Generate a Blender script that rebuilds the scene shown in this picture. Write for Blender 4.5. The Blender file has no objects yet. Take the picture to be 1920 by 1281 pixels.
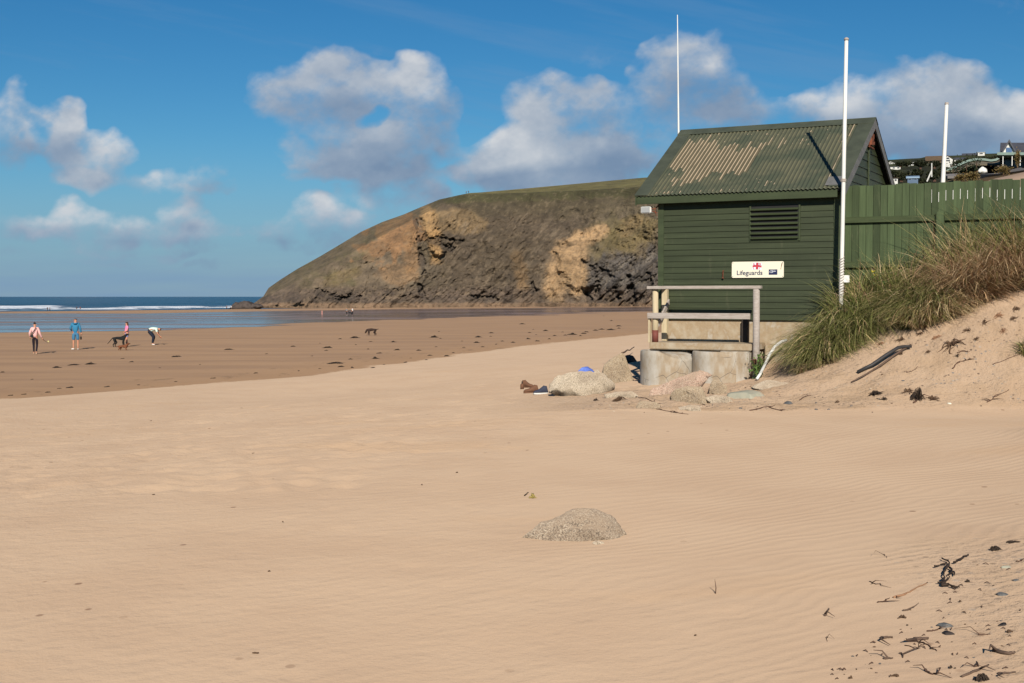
import bpy, bmesh, math, random
import numpy as np
from mathutils import Vector, Matrix
R_ = math.radians
rnd = random.Random(7)
scene = bpy.context.scene
COL = scene.collection
F = 2356.0; EYE = 2.95
PITCH = math.atan(84.5/F)

# ------------------------------------------------------------------ camera
cam = bpy.data.cameras.new('camera'); camo = bpy.data.objects.new('camera', cam); COL.objects.link(camo)
cam.sensor_width = 36; cam.lens = F/1920*36; cam.clip_start = .1; cam.clip_end = 60000
camo.location = (0, 0, EYE); camo.rotation_euler = (math.pi/2-PITCH, 0, 0)
scene.camera = camo
scene.view_settings.view_transform = 'Standard'; scene.view_settings.look = 'None'
scene.view_settings.gamma = 1; scene.view_settings.exposure = 0.0

def ray(px, py):
    u = (px-960)/F; v = (640.5-py)/F
    y = math.cos(PITCH)+v*math.sin(PITCH); z = -math.sin(PITCH)+v*math.cos(PITCH)
    return u/y, z/y
def P(px, py, Y):
    a, b = ray(px, py); return Vector((a*Y, Y, EYE+b*Y))

# ------------------------------------------------------------------ numpy noise
def _h(ix, iy, s):
    n = (ix.astype(np.int64)*374761393 + iy.astype(np.int64)*668265263 + s*1442695041) & 0xffffffff
    n = ((n ^ (n >> 13))*1274126177) & 0xffffffff
    n = (n ^ (n >> 16)) & 0xffffffff
    return n/4294967295.0
def vnoise(x, y, s=0):
    x = np.asarray(x, float); y = np.asarray(y, float)
    ix = np.floor(x); iy = np.floor(y); fx = x-ix; fy = y-iy
    fx = fx*fx*(3-2*fx); fy = fy*fy*(3-2*fy)
    a = _h(ix, iy, s); b = _h(ix+1, iy, s); c = _h(ix, iy+1, s); d = _h(ix+1, iy+1, s)
    return (a+(b-a)*fx)*(1-fy)+(c+(d-c)*fx)*fy
def fbm(x, y, s=0, o=4, r=.5):
    t = 0; a = 1; n = 0
    for k in range(o):
        t = t+a*vnoise(x*2**k+17.3*k, y*2**k-9.1*k, s+k); n += a; a *= r
    return t/n*2-1
def sstep(a, b, x):
    t = np.clip((x-a)/(b-a), 0, 1); return t*t*(3-2*t)

# ------------------------------------------------------------------ terrain function
XCY = [-200, 0, 20, 35.8, 46.6, 58, 70, 105, 150, 300]
XCX = [-177, -39, -25.5, -14.6, -7.6, -4.2, -.9, 11.6, 32, 110]
def shore_d(x, y): return x-np.interp(y, XCY, XCX)
CP = np.array([
 (1,17,1.40),(7,16.9,1.46),(4,17,1.40),(2,21.3,1.40),(.8,21,1.3),(3,20.3,1.42),(3.9,20.5,1.52),(4.6,20,1.70),(5.7,19.8,2.16),(6.5,19.5,2.42),
 (7.75,19,2.84),(9.5,18.5,3.05),(5.8,21.6,2.85),(8.4,20.4,3.15),(11,19.5,3.3),(4.6,21.2,1.70),(5.2,20.7,2.05),(6,20.3,2.45),(7.2,20.2,2.85),
 (10,16,2.1),(8.3,17.6,2.0),(3,24,1.5),(6,25,2.6),(9,24,3.2),(5,18.3,1.58),(6.2,18.3,1.85),(4,18.6,1.45),(2.5,18.8,1.40),
 (0,4,1.36),(1.2,5,1.40),(2,5,1.44),(3,6,1.55),(4,8,1.56),(5,10,1.55),(3,10,1.41),(7,13,1.62),(4.6,14,1.44),(5.6,15.2,1.44),(8,15,1.62),(5,5,1.9),(8,10,2.0),
 (12,12,2.4),(14,20,3.4),(12,26,3.4),(10,6,2.4),(-1,8,1.34),(0,14,1.30),(1,10,1.37)])
def _base(x, y): return 1.45*np.tanh(np.maximum(shore_d(x, y), 0)/22)
_pts = CP[:, :2]; _res = CP[:, 2]-_base(CP[:, 0], CP[:, 1])
ring = [(-4,3),(-5,8),(-4,13),(-3,18),(-3,23),(-1,29),(4,33),(10,34),(-6,0),(0,-4),(6,-6),(14,-5)]
_pts = np.vstack([_pts, np.array(ring, float)]); _res = np.concatenate([_res, [0]*10+[.6, 1.2]])
def _K(a, b):
    r2 = ((a[:, None, :]-b[None, :, :])**2).sum(-1); return np.sqrt(r2+.5)
_n = len(_pts)
_A = np.zeros((_n+3, _n+3)); _A[:_n, :_n] = _K(_pts, _pts)+np.eye(_n)*-.02
_A[:_n, _n:] = np.c_[np.ones(_n), _pts]; _A[_n:, :_n] = _A[:_n, _n:].T
_w = np.linalg.solve(_A, np.concatenate([_res, [0, 0, 0]]))
def hz(x, y, fine=True):
    x = np.atleast_1d(np.asarray(x, float)); y = np.atleast_1d(np.asarray(y, float)); sh = x.shape
    xf = x.ravel(); yf = y.ravel()
    z = _base(xf, yf)
    win = (xf > -12) & (xf < 30) & (yf > -14) & (yf < 44)
    q = np.c_[xf[win], yf[win]]
    if len(q):
        r = np.zeros(len(q))
        for i in range(0, len(q), 20000):
            c = q[i:i+20000]; r[i:i+20000] = _K(c, _pts)@_w[:_n]+np.c_[np.ones(len(c)), c]@_w[_n:]
        m = sstep(-10, -3, q[:, 0])*sstep(-14, -4, q[:, 1])*(1-sstep(29, 42, q[:, 1]))*(1-sstep(17, 30, q[:, 0]))
        z[win] += r*m
    # right hand side behind camera and beyond the hut stays high
    hi = sstep(14, 34, xf)*(1-sstep(60, 140, yf))
    z = np.maximum(z, hi*3.4)
    d = shore_d(xf, yf)
    lo = -.00414*(yf-75)+.00546*xf*sstep(75, 250, yf)
    z = z+np.where(yf > 75, np.minimum(lo, 0.4), 0)*sstep(75, 95, yf)
    z = np.where(d < 0, z-.003*np.minimum(-d, 60), z)
    if fine:
        near = 1-sstep(35, 60, yf)
        z = z+near*((.006+.030*sstep(1, 5, xf))*fbm(xf/2.6, yf/2.6, 3, 3)+.009*fbm(xf/.7, yf/.7, 9, 2)*(1-.7*sstep(-1, 1.5, xf)*(1-sstep(15, 18, yf))))*sstep(-2, 6, d)
        # toe of the dune: rough, pebbly
        rough = sstep(16.7, 17.5, yf+.12*fbm(xf*1.3, yf, 4, 2))*sstep(.5, 2, xf)*(1-sstep(9, 12, xf))*(1-sstep(22, 24, yf))
        z = z+rough*(.075*fbm(xf/.45, yf/.5, 21, 4, .6)+.03)
        # wind scarps in the sand at the right
        t = yf-.62*xf
        for (t0, x0, x1, a) in ((4.0, 3.2, 6, .05), (5.35, 3.6, 7.0, .05), (3.1, 2.6, 4.2, .03), (7.2, 4.2, 8.5, .06), (9.3, 5.0, 10, .07)):
            tt = t-t0-.25*fbm(xf*.9, t0+xf*0, 31, 2)
            z = z+1.9*a*sstep(-.04, .12, tt)*(1-sstep(.15, 1.3, tt))*sstep(x0, x0+.8, xf)*(1-sstep(x1-1, x1, xf))
        # footprints on the left and a trampled belt
        z = z-.02*near*np.maximum(fbm(xf/.33, yf/.42, 55, 2)-.25, 0)*2*sstep(-1, 3, d)*(1-sstep(-2.5, 0.5, xf-.09*yf))*sstep(9, 14, yf)
    return z.reshape(sh)
FEET = [(-1.55,10.2),(-1.9,10.75),(-1.4,9.5),(-1.65,9.1),(-2.3,11.4),(-2.1,12.1),(-1.2,8.6),(-2.8,12.8),(-.6,7.4),(-.35,6.9),(-1.0,8.1),(-3.3,13.7),(-2.9,14.5),(.7,6.4),(1.1,6.1),(1.7,6.5)]
def gz(x, y): return float(hz(x, y)[0])
def gp(px, py):
    a, b = ray(px, py)
    ys = np.concatenate([np.linspace(3.5, 40, 600), np.linspace(40.1, 130, 500), np.linspace(130.5, 1200, 1500)])
    dz = EYE+b*ys-hz(a*ys, ys)
    k = np.argmax(dz < 0) if (dz < 0).any() else len(ys)-1
    y = float(ys[k])
    return Vector((a*y, y, gz(a*y, y)))

# ------------------------------------------------------------------ object helpers
def tag(o, label=None, cat=None, group=None, kind=None):
    if label: o['label'] = label
    if cat: o['category'] = cat
    if group: o['group'] = group
    if kind: o['kind'] = kind
    return o
def empty(name, loc=(0, 0, 0), rz=0):
    o = bpy.data.objects.new(name, None); COL.objects.link(o); o.location = loc; o.rotation_euler = (0, 0, rz)
    o.empty_display_size = .1
    return o
def link(name, me, mat=None, parent=None, smooth=False):
    o = bpy.data.objects.new(name, me); COL.objects.link(o)
    if mat:
        me.materials.clear(); me.materials.append(mat)
    if parent: o.parent = parent
    if smooth: me.polygons.foreach_set('use_smooth', [True]*len(me.polygons))
    return o
class MB:
    def __init__(s): s.v = []; s.f = []; s.m = []
    def add(s, vs, fs, mi=0):
        b = len(s.v); s.v += [tuple(v) for v in vs]; s.f += [tuple(b+i for i in f) for f in fs]; s.m += [mi]*len(fs)
        return s
    def box(s, a, b, M=None, mi=0, bev=0):
        (x0, y0, z0), (x1, y1, z1) = a, b
        if bev:
            bm = bmesh.new(); bmesh.ops.create_cube(bm, size=1)
            for v in bm.verts: v.co = Vector(((x0+x1)/2+v.co.x*(x1-x0), (y0+y1)/2+v.co.y*(y1-y0), (z0+z1)/2+v.co.z*(z1-z0)))
            bmesh.ops.bevel(bm, geom=bm.edges[:], offset=bev, segments=2, affect='EDGES')
            bm.verts.index_update()
            vs = [v.co.copy() for v in bm.verts]; fs = [[v.index for v in f.verts] for f in bm.faces]; bm.free()
        else:
            vs = [Vector(p) for p in ((x0,y0,z0),(x1,y0,z0),(x1,y1,z0),(x0,y1,z0),(x0,y0,z1),(x1,y0,z1),(x1,y1,z1),(x0,y1,z1))]
            fs = [(0,3,2,1),(4,5,6,7),(0,1,5,4),(1,2,6,5),(2,3,7,6),(3,0,4,7)]
        if M is not None: vs = [M@v for v in vs]
        return s.add(vs, fs, mi)
    def tube(s, pts, rad, n=8, cap=True, mi=0):
        pts = [Vector(p) for p in pts]
        if not isinstance(rad, (list, tuple)): rad = [rad]*len(pts)
        vs = []; fs = []; up = Vector((0, 0, 1))
        for i, p in enumerate(pts):
            t = (pts[min(i+1, len(pts)-1)]-pts[max(i-1, 0)]).normalized()
            a = t.cross(up if abs(t.z) < .95 else Vector((1, 0, 0))).normalized(); b = t.cross(a)
            for k in range(n):
                an = 2*math.pi*k/n; vs.append(p+(a*math.cos(an)+b*math.sin(an))*rad[i])
        for i in range(len(pts)-1):
            for k in range(n): fs.append((i*n+k, i*n+(k+1)%n, (i+1)*n+(k+1)%n, (i+1)*n+k))
        if cap: fs.append(tuple(range(n-1, -1, -1))); fs.append(tuple((len(pts)-1)*n+k for k in range(n)))
        return s.add(vs, fs, mi)
    def prism(s, poly, y0, y1, axis='y', M=None, mi=0):   # poly in xz (axis y) or yz (axis x) or xy (axis z)
        n = len(poly)
        def mk(p, t): return Vector((p[0], t, p[1])) if axis == 'y' else Vector((t, p[0], p[1])) if axis == 'x' else Vector((p[0], p[1], t))
        vs = [mk(p, y0) for p in poly]+[mk(p, y1) for p in poly]
        if M is not None: vs = [M@v for v in vs]
        return s.add(vs, [tuple(range(n)), tuple(range(2*n-1, n-1, -1))]+[(i, n+i, n+(i+1)%n, (i+1)%n) for i in range(n)], mi)
    def build(s, name, mat, parent=None, smooth=False, fixn=True):
        me = bpy.data.meshes.new(name); me.from_pydata(s.v, [], s.f); me.validate()
        if fixn:
            bm = bmesh.new(); bm.from_mesh(me); bmesh.ops.recalc_face_normals(bm, faces=bm.faces[:]); bm.to_mesh(me); bm.free()
        return link(name, me, mat, parent, smooth)
def copytree(o, parent=None):
    c = o.copy(); COL.objects.link(c)
    if parent: c.parent = parent
    for ch in [k for k in o.children]: copytree(ch, c)
    return c
def grid_obj(name, X, Y, Z, mat, smooth=True, attrs=None, colors=None):
    ny, nx = X.shape
    me = bpy.data.meshes.new(name)
    co = np.stack([X, Y, Z], -1).reshape(-1, 3)
    me.vertices.add(len(co)); me.vertices.foreach_set('co', co.ravel())
    i = np.arange(ny*nx).reshape(ny, nx)
    q = np.stack([i[:-1, :-1], i[:-1, 1:], i[1:, 1:], i[1:, :-1]], -1).reshape(-1, 4)
    me.loops.add(q.size); me.loops.foreach_set('vertex_index', q.ravel())
    me.polygons.add(len(q)); me.polygons.foreach_set('loop_start', np.arange(len(q))*4)
    me.polygons.foreach_set('loop_total', np.full(len(q), 4))
    me.update(calc_edges=True)
    if smooth: me.polygons.foreach_set('use_smooth', np.ones(len(q), bool))
    for k, v in (attrs or {}).items():
        a = me.attributes.new(k, 'FLOAT', 'POINT'); a.data.foreach_set('value', v.ravel().astype(np.float32))
    if colors is not None:
        a = me.attributes.new('col', 'FLOAT_COLOR', 'POINT')
        c = np.concatenate([colors.reshape(-1, 3), np.ones((ny*nx, 1))], 1); a.data.foreach_set('color', c.ravel().astype(np.float32))
    return link(name, me, mat)
def S(r, g, b):  # sRGB 0-255 to linear
    f = lambda c: (c/255/12.92) if c/255 <= .04045 else ((c/255+.055)/1.055)**2.4
    return (f(r), f(g), f(b))

# ------------------------------------------------------------------ material helpers
class NT:
    def __init__(s, tree): s.t = tree; s.n = tree.nodes; s.l = tree.links
    def new(s, ty, **k):
        n = s.n.new(ty)
        for a, v in k.items(): setattr(n, a, v)
        return n
    def put(s, sock, v):
        if hasattr(v, 'is_output') or isinstance(v, bpy.types.NodeSocket): s.l.new(v, sock)
        elif v is not None:
            if isinstance(v, tuple) and len(v) == 3 and sock.type == 'RGBA': v = v+(1,)
            sock.default_value = v
    def math(s, op, a, b=None, c=None, clamp=False):
        n = s.new('ShaderNodeMath', operation=op); n.use_clamp = clamp
        for i, v in enumerate((a, b, c)):
            if v is not None: s.put(n.inputs[i], v)
        return n.outputs[0]
    def noise(s, vec, scale, det=3, rough=.5, dist=0, out='Fac'):
        n = s.new('ShaderNodeTexNoise'); s.put(n.inputs['Vector'], vec); n.inputs['Scale'].default_value = scale
        n.inputs['Detail'].default_value = det; n.inputs['Roughness'].default_value = rough; n.inputs['Distortion'].default_value = dist
        return n.outputs[out]
    def ramp(s, fac, stops):
        n = s.new('ShaderNodeValToRGB'); s.put(n.inputs[0], fac); e = n.color_ramp.elements
        while len(e) < len(stops): e.new(.5)
        for k, (p, c) in enumerate(stops):
            e[k].position = p
            e[k].color = (c, c, c, 1) if isinstance(c, (int, float)) else tuple(c)+(1,)
        return n.outputs[0]
    def step(s, x, a, b):
        n = s.new('ShaderNodeMapRange', interpolation_type='SMOOTHSTEP'); s.put(n.inputs[0], x)
        s.put(n.inputs[1], a); s.put(n.inputs[2], b)
        return n.outputs[0]
    def mix(s, f, a, b, bt='MIX'):
        n = s.new('ShaderNodeMix', data_type='RGBA', blend_type=bt)
        s.put(n.inputs[0], f); s.put(n.inputs[6], a); s.put(n.inputs[7], b); return n.outputs[2]
    def vec(s, v, scale=(1, 1, 1), loc=(0, 0, 0), rot=(0, 0, 0)):
        n = s.new('ShaderNodeMapping'); s.put(n.inputs[0], v); n.inputs['Scale'].default_value = scale
        n.inputs['Location'].default_value = loc; n.inputs['Rotation'].default_value = rot; return n.outputs[0]
    def bump(s, h, strength=.5, dist=.02, normal=None):
        n = s.new('ShaderNodeBump'); s.put(n.inputs['Height'], h); n.inputs['Strength'].default_value = strength
        n.inputs['Distance'].default_value = dist
        if normal: s.put(n.inputs['Normal'], normal)
        return n.outputs[0]
def newmat(name):
    m = bpy.data.materials.new(name); m.use_nodes = True; t = NT(m.node_tree)
    for n in list(t.n):
        if n.type != 'OUTPUT_MATERIAL': t.n.remove(n)
    b = t.new('ShaderNodeBsdfPrincipled'); t.l.new(b.outputs[0], t.n['Material Output'].inputs[0])
    t.obj = t.new('ShaderNodeTexCoord').outputs['Object']; t.pos = t.new('ShaderNodeNewGeometry').outputs['Position']
    return m, t, b
def simple(name, c1, c2=None, rough=.7, scale=8, stretch=(1, 1, 1), bump=.2, bd=.01, spec=.3, c3=None, metal=0):
    m, t, b = newmat(name); c2 = c2 or tuple(x*.8 for x in c1)
    v = t.vec(t.obj, stretch)
    n = t.noise(v, scale, 5, .6)
    stops = [(.3, c1), (.7, c2)]
    if c3: stops = [(.3, c1), (.55, c2), (.72, c3)]
    t.put(b.inputs['Base Color'], t.ramp(n, stops))
    b.inputs['Roughness'].default_value = rough; b.inputs['Specular IOR Level'].default_value = spec; b.inputs['Metallic'].default_value = metal
    if bump: t.put(b.inputs['Normal'], t.bump(t.noise(v, scale*3, 4, .6), bump, bd))
    return m

# ---- sand
def make_sand():
    m, t, b = newmat('sand')
    def attr(n):
        a = t.new('ShaderNodeAttribute', attribute_name=n); return a.outputs['Fac']
    d = attr('d'); rip = attr('rip'); deb = attr('deb'); pool = attr('pool')
    sep = t.new('ShaderNodeSeparateXYZ'); t.put(sep.inputs[0], t.pos); x, y = sep.outputs[0], sep.outputs[1]
    stret = t.vec(t.pos, (.25, 1, 1))
    nb = t.noise(t.vec(t.pos, (.6, .30, 1)), .7, 7, .72)
    dd = t.math('ADD', d, t.math('MULTIPLY', t.math('SUBTRACT', nb, .5), 5.0))
    wet = t.step(dd, .45, -.25)
    dry = t.mix(t.step(t.noise(t.pos, .8, 4, .55), .35, .7), (.455, .325, .218), (.425, .298, .198))
    dry = t.mix(t.math('MULTIPLY', t.step(t.noise(t.vec(t.pos, (.5, 1.3, 1)), .55, 3, .5), .6, .72), .4), dry, (.44, .295, .18))
    dry = t.mix(t.math('MULTIPLY', t.step(t.noise(t.pos, 260, 2, .5), .35, .75), .16), dry, (.15, .10, .065))
    wc = t.mix(t.step(t.noise(stret, .35, 5, .6), .38, .66), (.272, .170, .098), (.225, .140, .084))
    wc = t.mix(t.math('MULTIPLY', t.step(dd, -5.5, -.6), .8), wc, (.27, .165, .090))
    sp = t.noise(t.vec(t.pos, (.5, .22, 1)), 2.0, 6, .75)
    wc = t.mix(t.math('MULTIPLY', t.step(sp, .56, .68), t.math('MULTIPLY', t.step(dd, -9, -1), .7)), wc, (.11, .07, .04))
    c = t.mix(wet, dry, wc)
    # scattered dark crumbs of weed and shell on the dry sand
    vor = t.new('ShaderNodeTexVoronoi'); t.put(vor.inputs['Vector'], t.vec(t.pos, (1, .8, 1))); vor.inputs['Scale'].default_value = 4.2
    vsel = t.math('MULTIPLY', t.step(vor.outputs['Distance'], .12, .07), t.step(t.noise(t.pos, .35, 3, .6), .50, .62))
    sepc = t.new('ShaderNodeSeparateColor'); t.put(sepc.inputs[0], vor.outputs['Color'])
    vsel = t.math('MULTIPLY', vsel, t.step(sepc.outputs[0], .55, .6))
    c = t.mix(t.math('MULTIPLY', vsel, .75), c, (.16, .09, .055))
    # debris belt along the dune toe
    v2 = t.new('ShaderNodeTexVoronoi'); t.put(v2.inputs['Vector'], t.vec(t.pos, (1, .8, 1))); v2.inputs['Scale'].default_value = 16
    sc2 = t.new('ShaderNodeSeparateColor'); t.put(sc2.inputs[0], v2.outputs['Color'])
    g = t.math('MULTIPLY', t.math('MULTIPLY', t.step(v2.outputs['Distance'], .34, .22), t.step(sc2.outputs[0], .50, .56)), t.math('MULTIPLY', deb, t.step(t.noise(t.pos, 1.6, 3, .6), .38, .56)))
    pc = t.ramp(sc2.outputs[1], [(0, (.07, .045, .03)), (.45, (.16, .11, .08)), (.7, (.17, .17, .165)), (1, (.42, .36, .29))])
    c = t.mix(t.math('MULTIPLY', g, .85), c, pc)
    c = t.mix(t.math('MULTIPLY', t.math('MULTIPLY', deb, t.step(t.noise(t.pos, 1.1, 4, .6), .45, .65)), .5), c, (.37, .25, .15))
    # wet flats
    c = t.mix(t.math('MULTIPLY', pool, .8), c, (.16, .11, .095))
    t.put(b.inputs['Base Color'], c)
    t.put(b.inputs['Roughness'], t.math('SUBTRACT', .92, t.math('MULTIPLY', pool, .45)))
    b.inputs['Specular IOR Level'].default_value = .2; b.inputs['Diffuse Roughness'].default_value = .6
    # ripples
    tt = t.math('SUBTRACT', y, t.math('MULTIPLY', x, .62))
    wr = t.math('MULTIPLY', t.math('SUBTRACT', t.noise(t.pos, .55, 3, .5), .5), 1.3)
    wr2 = t.math('MULTIPLY', t.math('SUBTRACT', t.noise(t.vec(t.pos, (.6, 1.6, 1)), 3.0, 2, .5), .5), .10)
    tt = t.math('ADD', t.math('ADD', tt, wr), wr2)
    ph = t.math('MULTIPLY', t.math('LOGARITHM', t.math('ADD', 1.6, t.math('MULTIPLY', t.math('MAXIMUM', tt, 0), .15)), 2.718), 2*math.pi/.0085)
    w = t.math('SINE', ph)
    w = t.math('POWER', t.math('MULTIPLY', t.math('ADD', w, 1), .5), 1.3)
    rr = t.math('MULTIPLY', rip, t.step(t.noise(t.pos, .9, 3, .55), .15, .55))
    h = t.math('MULTIPLY', t.math('MULTIPLY', w, rr), .0042)
    h = t.math('ADD', h, t.math('MULTIPLY', t.noise(t.pos, 90, 3, .6), .0022))
    h = t.math('ADD', h, t.math('MULTIPLY', t.noise(t.pos, 22, 3, .6), .003))
    tramp = t.math('MULTIPLY', t.math('SUBTRACT', 1, rip), t.step(y, 55, 20))
    h = t.math('ADD', h, t.math('MULTIPLY', t.math('MULTIPLY', t.noise(t.pos, 4.2, 4, .65), .05), tramp))
    h = t.math('ADD', h, t.math('MULTIPLY', t.math('MULTIPLY', t.noise(t.pos, 9, 4, .7), .07), deb))
    t.put(b.inputs['Normal'], t.bump(h, 1, 1))
    return m
M = {}
M['sand'] = make_sand()

def axis(segs):
    out = [segs[0][0]]
    for a, b, s0, s1 in segs:
        x = a; 
        while x < b-1e-6:
            f = (x-a)/(b-a); x += s0+(s1-s0)*f; out.append(min(x, b))
    return np.array(sorted(set(np.round(out, 4))))
xs = axis([(-2500, -300, 250, 100), (-300, -60, 60, 6), (-60, -14, 3, .25), (-14, -5, .22, .08), (-5, 9, .06, .06), (9, 16, .08, .4), (16, 60, .6, 5), (60, 1200, 10, 200)])
ys = axis([(-200, -10, 60, 2), (-10, 3, 1.5, .2), (3, 9, .04, .05), (9, 24, .055, .08), (24, 50, .14, .25), (50, 110, .3, 1), (110, 700, 3, 20), (700, 2600, 50, 400)])
X, Y = np.meshgrid(xs, ys)
Z = hz(X, Y)
for fx, fy in FEET:
    Z -= .012*np.exp(-(((X-fx)/.06)**2+((Y-fy)/.12)**2))
    Z += .006*np.exp(-(((X-fx-.02)/.11)**2+((Y-fy-.2)/.08)**2))
Z = np.where(Y > 900, np.minimum(Z, -5), Z)
r_f = np.random.RandomState(12)
for k in range(420):
    py_ = r_f.uniform(738, 985); px_ = r_f.uniform(-60, 1000-(py_-740)*1.4)
    Yk = (EYE-1.0)*F/(py_-556); Xk = (px_-960)/F*Yk; a_ = r_f.uniform(-.6, .6)+(0 if k % 2 else 1.2)
    i0, i1 = np.searchsorted(ys, [Yk-.7, Yk+.7]); j0, j1 = np.searchsorted(xs, [Xk-.7, Xk+.7]); sl = np.s_[i0:i1, j0:j1]
    dx_, dy_ = X[sl]-Xk, Y[sl]-Yk; u_ = dx_*math.cos(a_)+dy_*math.sin(a_); v_ = -dx_*math.sin(a_)+dy_*math.cos(a_)
    Z[sl] -= .026*r_f.uniform(.4, 1)*np.exp(-((v_/.085)**2+(u_/.16)**2)); Z[sl] += .014*np.exp(-((v_/.12)**2+((u_+.22)/.10)**2))
D = shore_d(X, Y)
rip = (1-sstep(16.2, 17.0, Y+.15*fbm(X*1.2, Y, 4, 2)))*sstep(-4.5, -1.2, X+.18*(12-Y)+.8*fbm(X/2, Y/2, 12, 2))
rip = rip*(.42+.58*sstep(-.8, 2.6, X+.12*(Y-8)))*(1-sstep(11, 15, Y)*(1-sstep(-1.5, 1.5, X-.5*(Y-12))))
deb = sstep(16.85, 17.15, Y+.14*fbm(X*1.3, Y, 4, 3))*sstep(-1.0, 1.6, X)*(1-sstep(10, 14, X))*(1-sstep(19.6, 21.5, Y+.25*X-1))
# debris also in the right foreground corner
deb = np.maximum(deb, .55*sstep(1.5, 2.1, X-.19*(Y-5)-.25*fbm(X, Y, 8, 2))*(1-sstep(7.0, 8.2, Y)))
# standing wet belt across the flats (defined on the ground)
UU = X/np.maximum(Y, 1); pxx = 960+UU*F
low = np.interp(pxx, [-2000, 0, 250, 430, 600, 720, 900, 1215, 1500, 3000], [640, 626, 621, 614, 606, 602, 595, 584, 581, 580])
upp = np.interp(pxx, [-2000, 0, 200, 360, 500, 650, 800, 1215, 1500, 3000], [586, 587, 588, 586, 583, 581, 578.5, 575, 575, 575])
Zn = np.where(Y > 60, (EYE-Z)/np.maximum(Y, 1)*F+556, 2000)
ns = fbm(X/22, Y/9, 77, 4)
inside = sstep(0, 1.6, low+ns*4-Zn)*sstep(0, 1.2, Zn-upp-ns*1.5)
pool = inside
ground = grid_obj('beach', X, Y, Z, M['sand'], attrs={'d': D, 'rip': rip, 'deb': deb, 'pool': pool})
tag(ground, kind='structure')

# ---- thin standing water on the flats
def mat_film():
    m, t, b = newmat('water_film')
    a = t.new('ShaderNodeAttribute', attribute_name='m').outputs['Fac']
    b.inputs['Base Color'].default_value = (.10, .085, .09, 1); b.inputs['Roughness'].default_value = .09
    b.inputs['IOR'].default_value = 1.33; b.inputs['Specular IOR Level'].default_value = .5
    nz = t.noise(t.vec(t.pos, (.02, .11, 1)), 1, 6, .65, .4)
    n2 = t.noise(t.vec(t.pos, (.15, .5, 1)), 1, 4, .6)
    t.put(b.inputs['Normal'], t.bump(t.math('ADD', n2, t.math('MULTIPLY', t.noise(t.pos, 2.2, 3, .6), .2)), .35, .05))
    k = t.math('MULTIPLY', t.step(t.math('ADD', a, t.math('MULTIPLY', t.math('SUBTRACT', nz, .5), 1.2)), .25, .8), t.step(nz, .44, .56))
    tr = t.new('ShaderNodeBsdfTransparent'); mx = t.new('ShaderNodeMixShader')
    t.put(mx.inputs[0], k); t.l.new(tr.outputs[0], mx.inputs[1]); t.l.new(b.outputs[0], mx.inputs[2])
    t.l.new(mx.outputs[0], t.n['Material Output'].inputs[0])
    return m
M['film'] = mat_film()
sel_y = np.where((ys > 62) & (ys < 640))[0]; sel_x = np.where((xs > -320) & (xs < 120))[0]
sub = np.ix_(sel_y, sel_x)
film = grid_obj('tidal_pools', X[sub], Y[sub], Z[sub]+.012, M['film'], attrs={'m': pool[sub]})
tag(film, kind='structure')

# ---- sea
def mat_sea():
    m, t, b = newmat('sea_water')
    a = t.new('ShaderNodeAttribute', attribute_name='foam').outputs['Fac']
    nz = t.noise(t.vec(t.pos, (.05, .12, 1)), 1, 6, .65)
    f = t.step(t.math('ADD', a, t.math('MULTIPLY', t.math('SUBTRACT', nz, .5), 1.7)), .50, .78)
    dp = t.step(t.math('ADD', t.noise(t.vec(t.pos, (.004, .02, 1)), 1, 4, .6), 0), .35, .7)
    c = t.mix(dp, (.022, .066, .105), (.035, .095, .135))
    c = t.mix(f, c, (.80, .83, .86))
    t.put(b.inputs['Base Color'], c); t.put(b.inputs['Roughness'], t.math('ADD', .3, t.math('MULTIPLY', f, .5)))
    b.inputs['IOR'].default_value = 1.33
    h = t.math('ADD', t.noise(t.vec(t.pos, (.12, .4, 1)), 1, 5, .65), t.math('MULTIPLY', t.noise(t.vec(t.pos, (.01, .05, 1)), 1, 4, .6), 3))
    t.put(b.inputs['Normal'], t.bump(h, .9, 1.2))
    return m
M['sea'] = mat_sea()
SEA = -3.0
sx = axis([(-15000, -900, 3000, 200), (-900, 60, 3.5, 3.5), (60, 15000, 60, 3000)])
sy = axis([(380, 1150, 2.4, 4), (1150, 26000, 20, 4000)])
SX, SY = np.meshgrid(sx, sy)
def shore_y(x): return 519+(x+212)*1.319   # waterline
dist = (SY-shore_y(SX))/1.65
foam = np.zeros_like(SX); zz = np.zeros_like(SX)
for (c, w, hgt, a, sd, br) in ((6, 9, .15, .9, 1, .1), (34, 10, .5, .95, 2, .25), (62, 14, .9, 1, 3, .2), (100, 20, 1.3, 1.1, 4, .22), (150, 20, 1.5, 1.0, 5, .35), (205, 16, 1.6, .8, 6, .55), (330, 10, 1.6, .75, 7, .75)):
    dd = dist-c-14*fbm(SX/120, SX*0+sd, sd, 3)
    g = np.exp(-(dd/w)**2)
    k = sstep(br, br+.3, vnoise(SX/55, SX*0+sd*7.7, sd*3)*.55+vnoise(SX/16, SX*0+sd*3.7, sd*5)*.45)
    foam = np.maximum(foam, g*k*a); zz += np.exp(-(np.maximum(dd, -2*w)/(w*.55))**2)*hgt*(.35+.65*k)
foam = np.maximum(foam, .42*np.exp(-((dist-90)/75)**2)*sstep(.35, .6, vnoise(SX/30, SY/9, 81)))
zz += .12*fbm(SX/14, SY/6, 70, 2)*(SY < 1150)
foam = np.where(SY > 1150, 0, foam)
sea = grid_obj('sea', SX, SY, SEA+zz, M['sea'], attrs={'foam': foam})
tag(sea, kind='structure')

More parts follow.
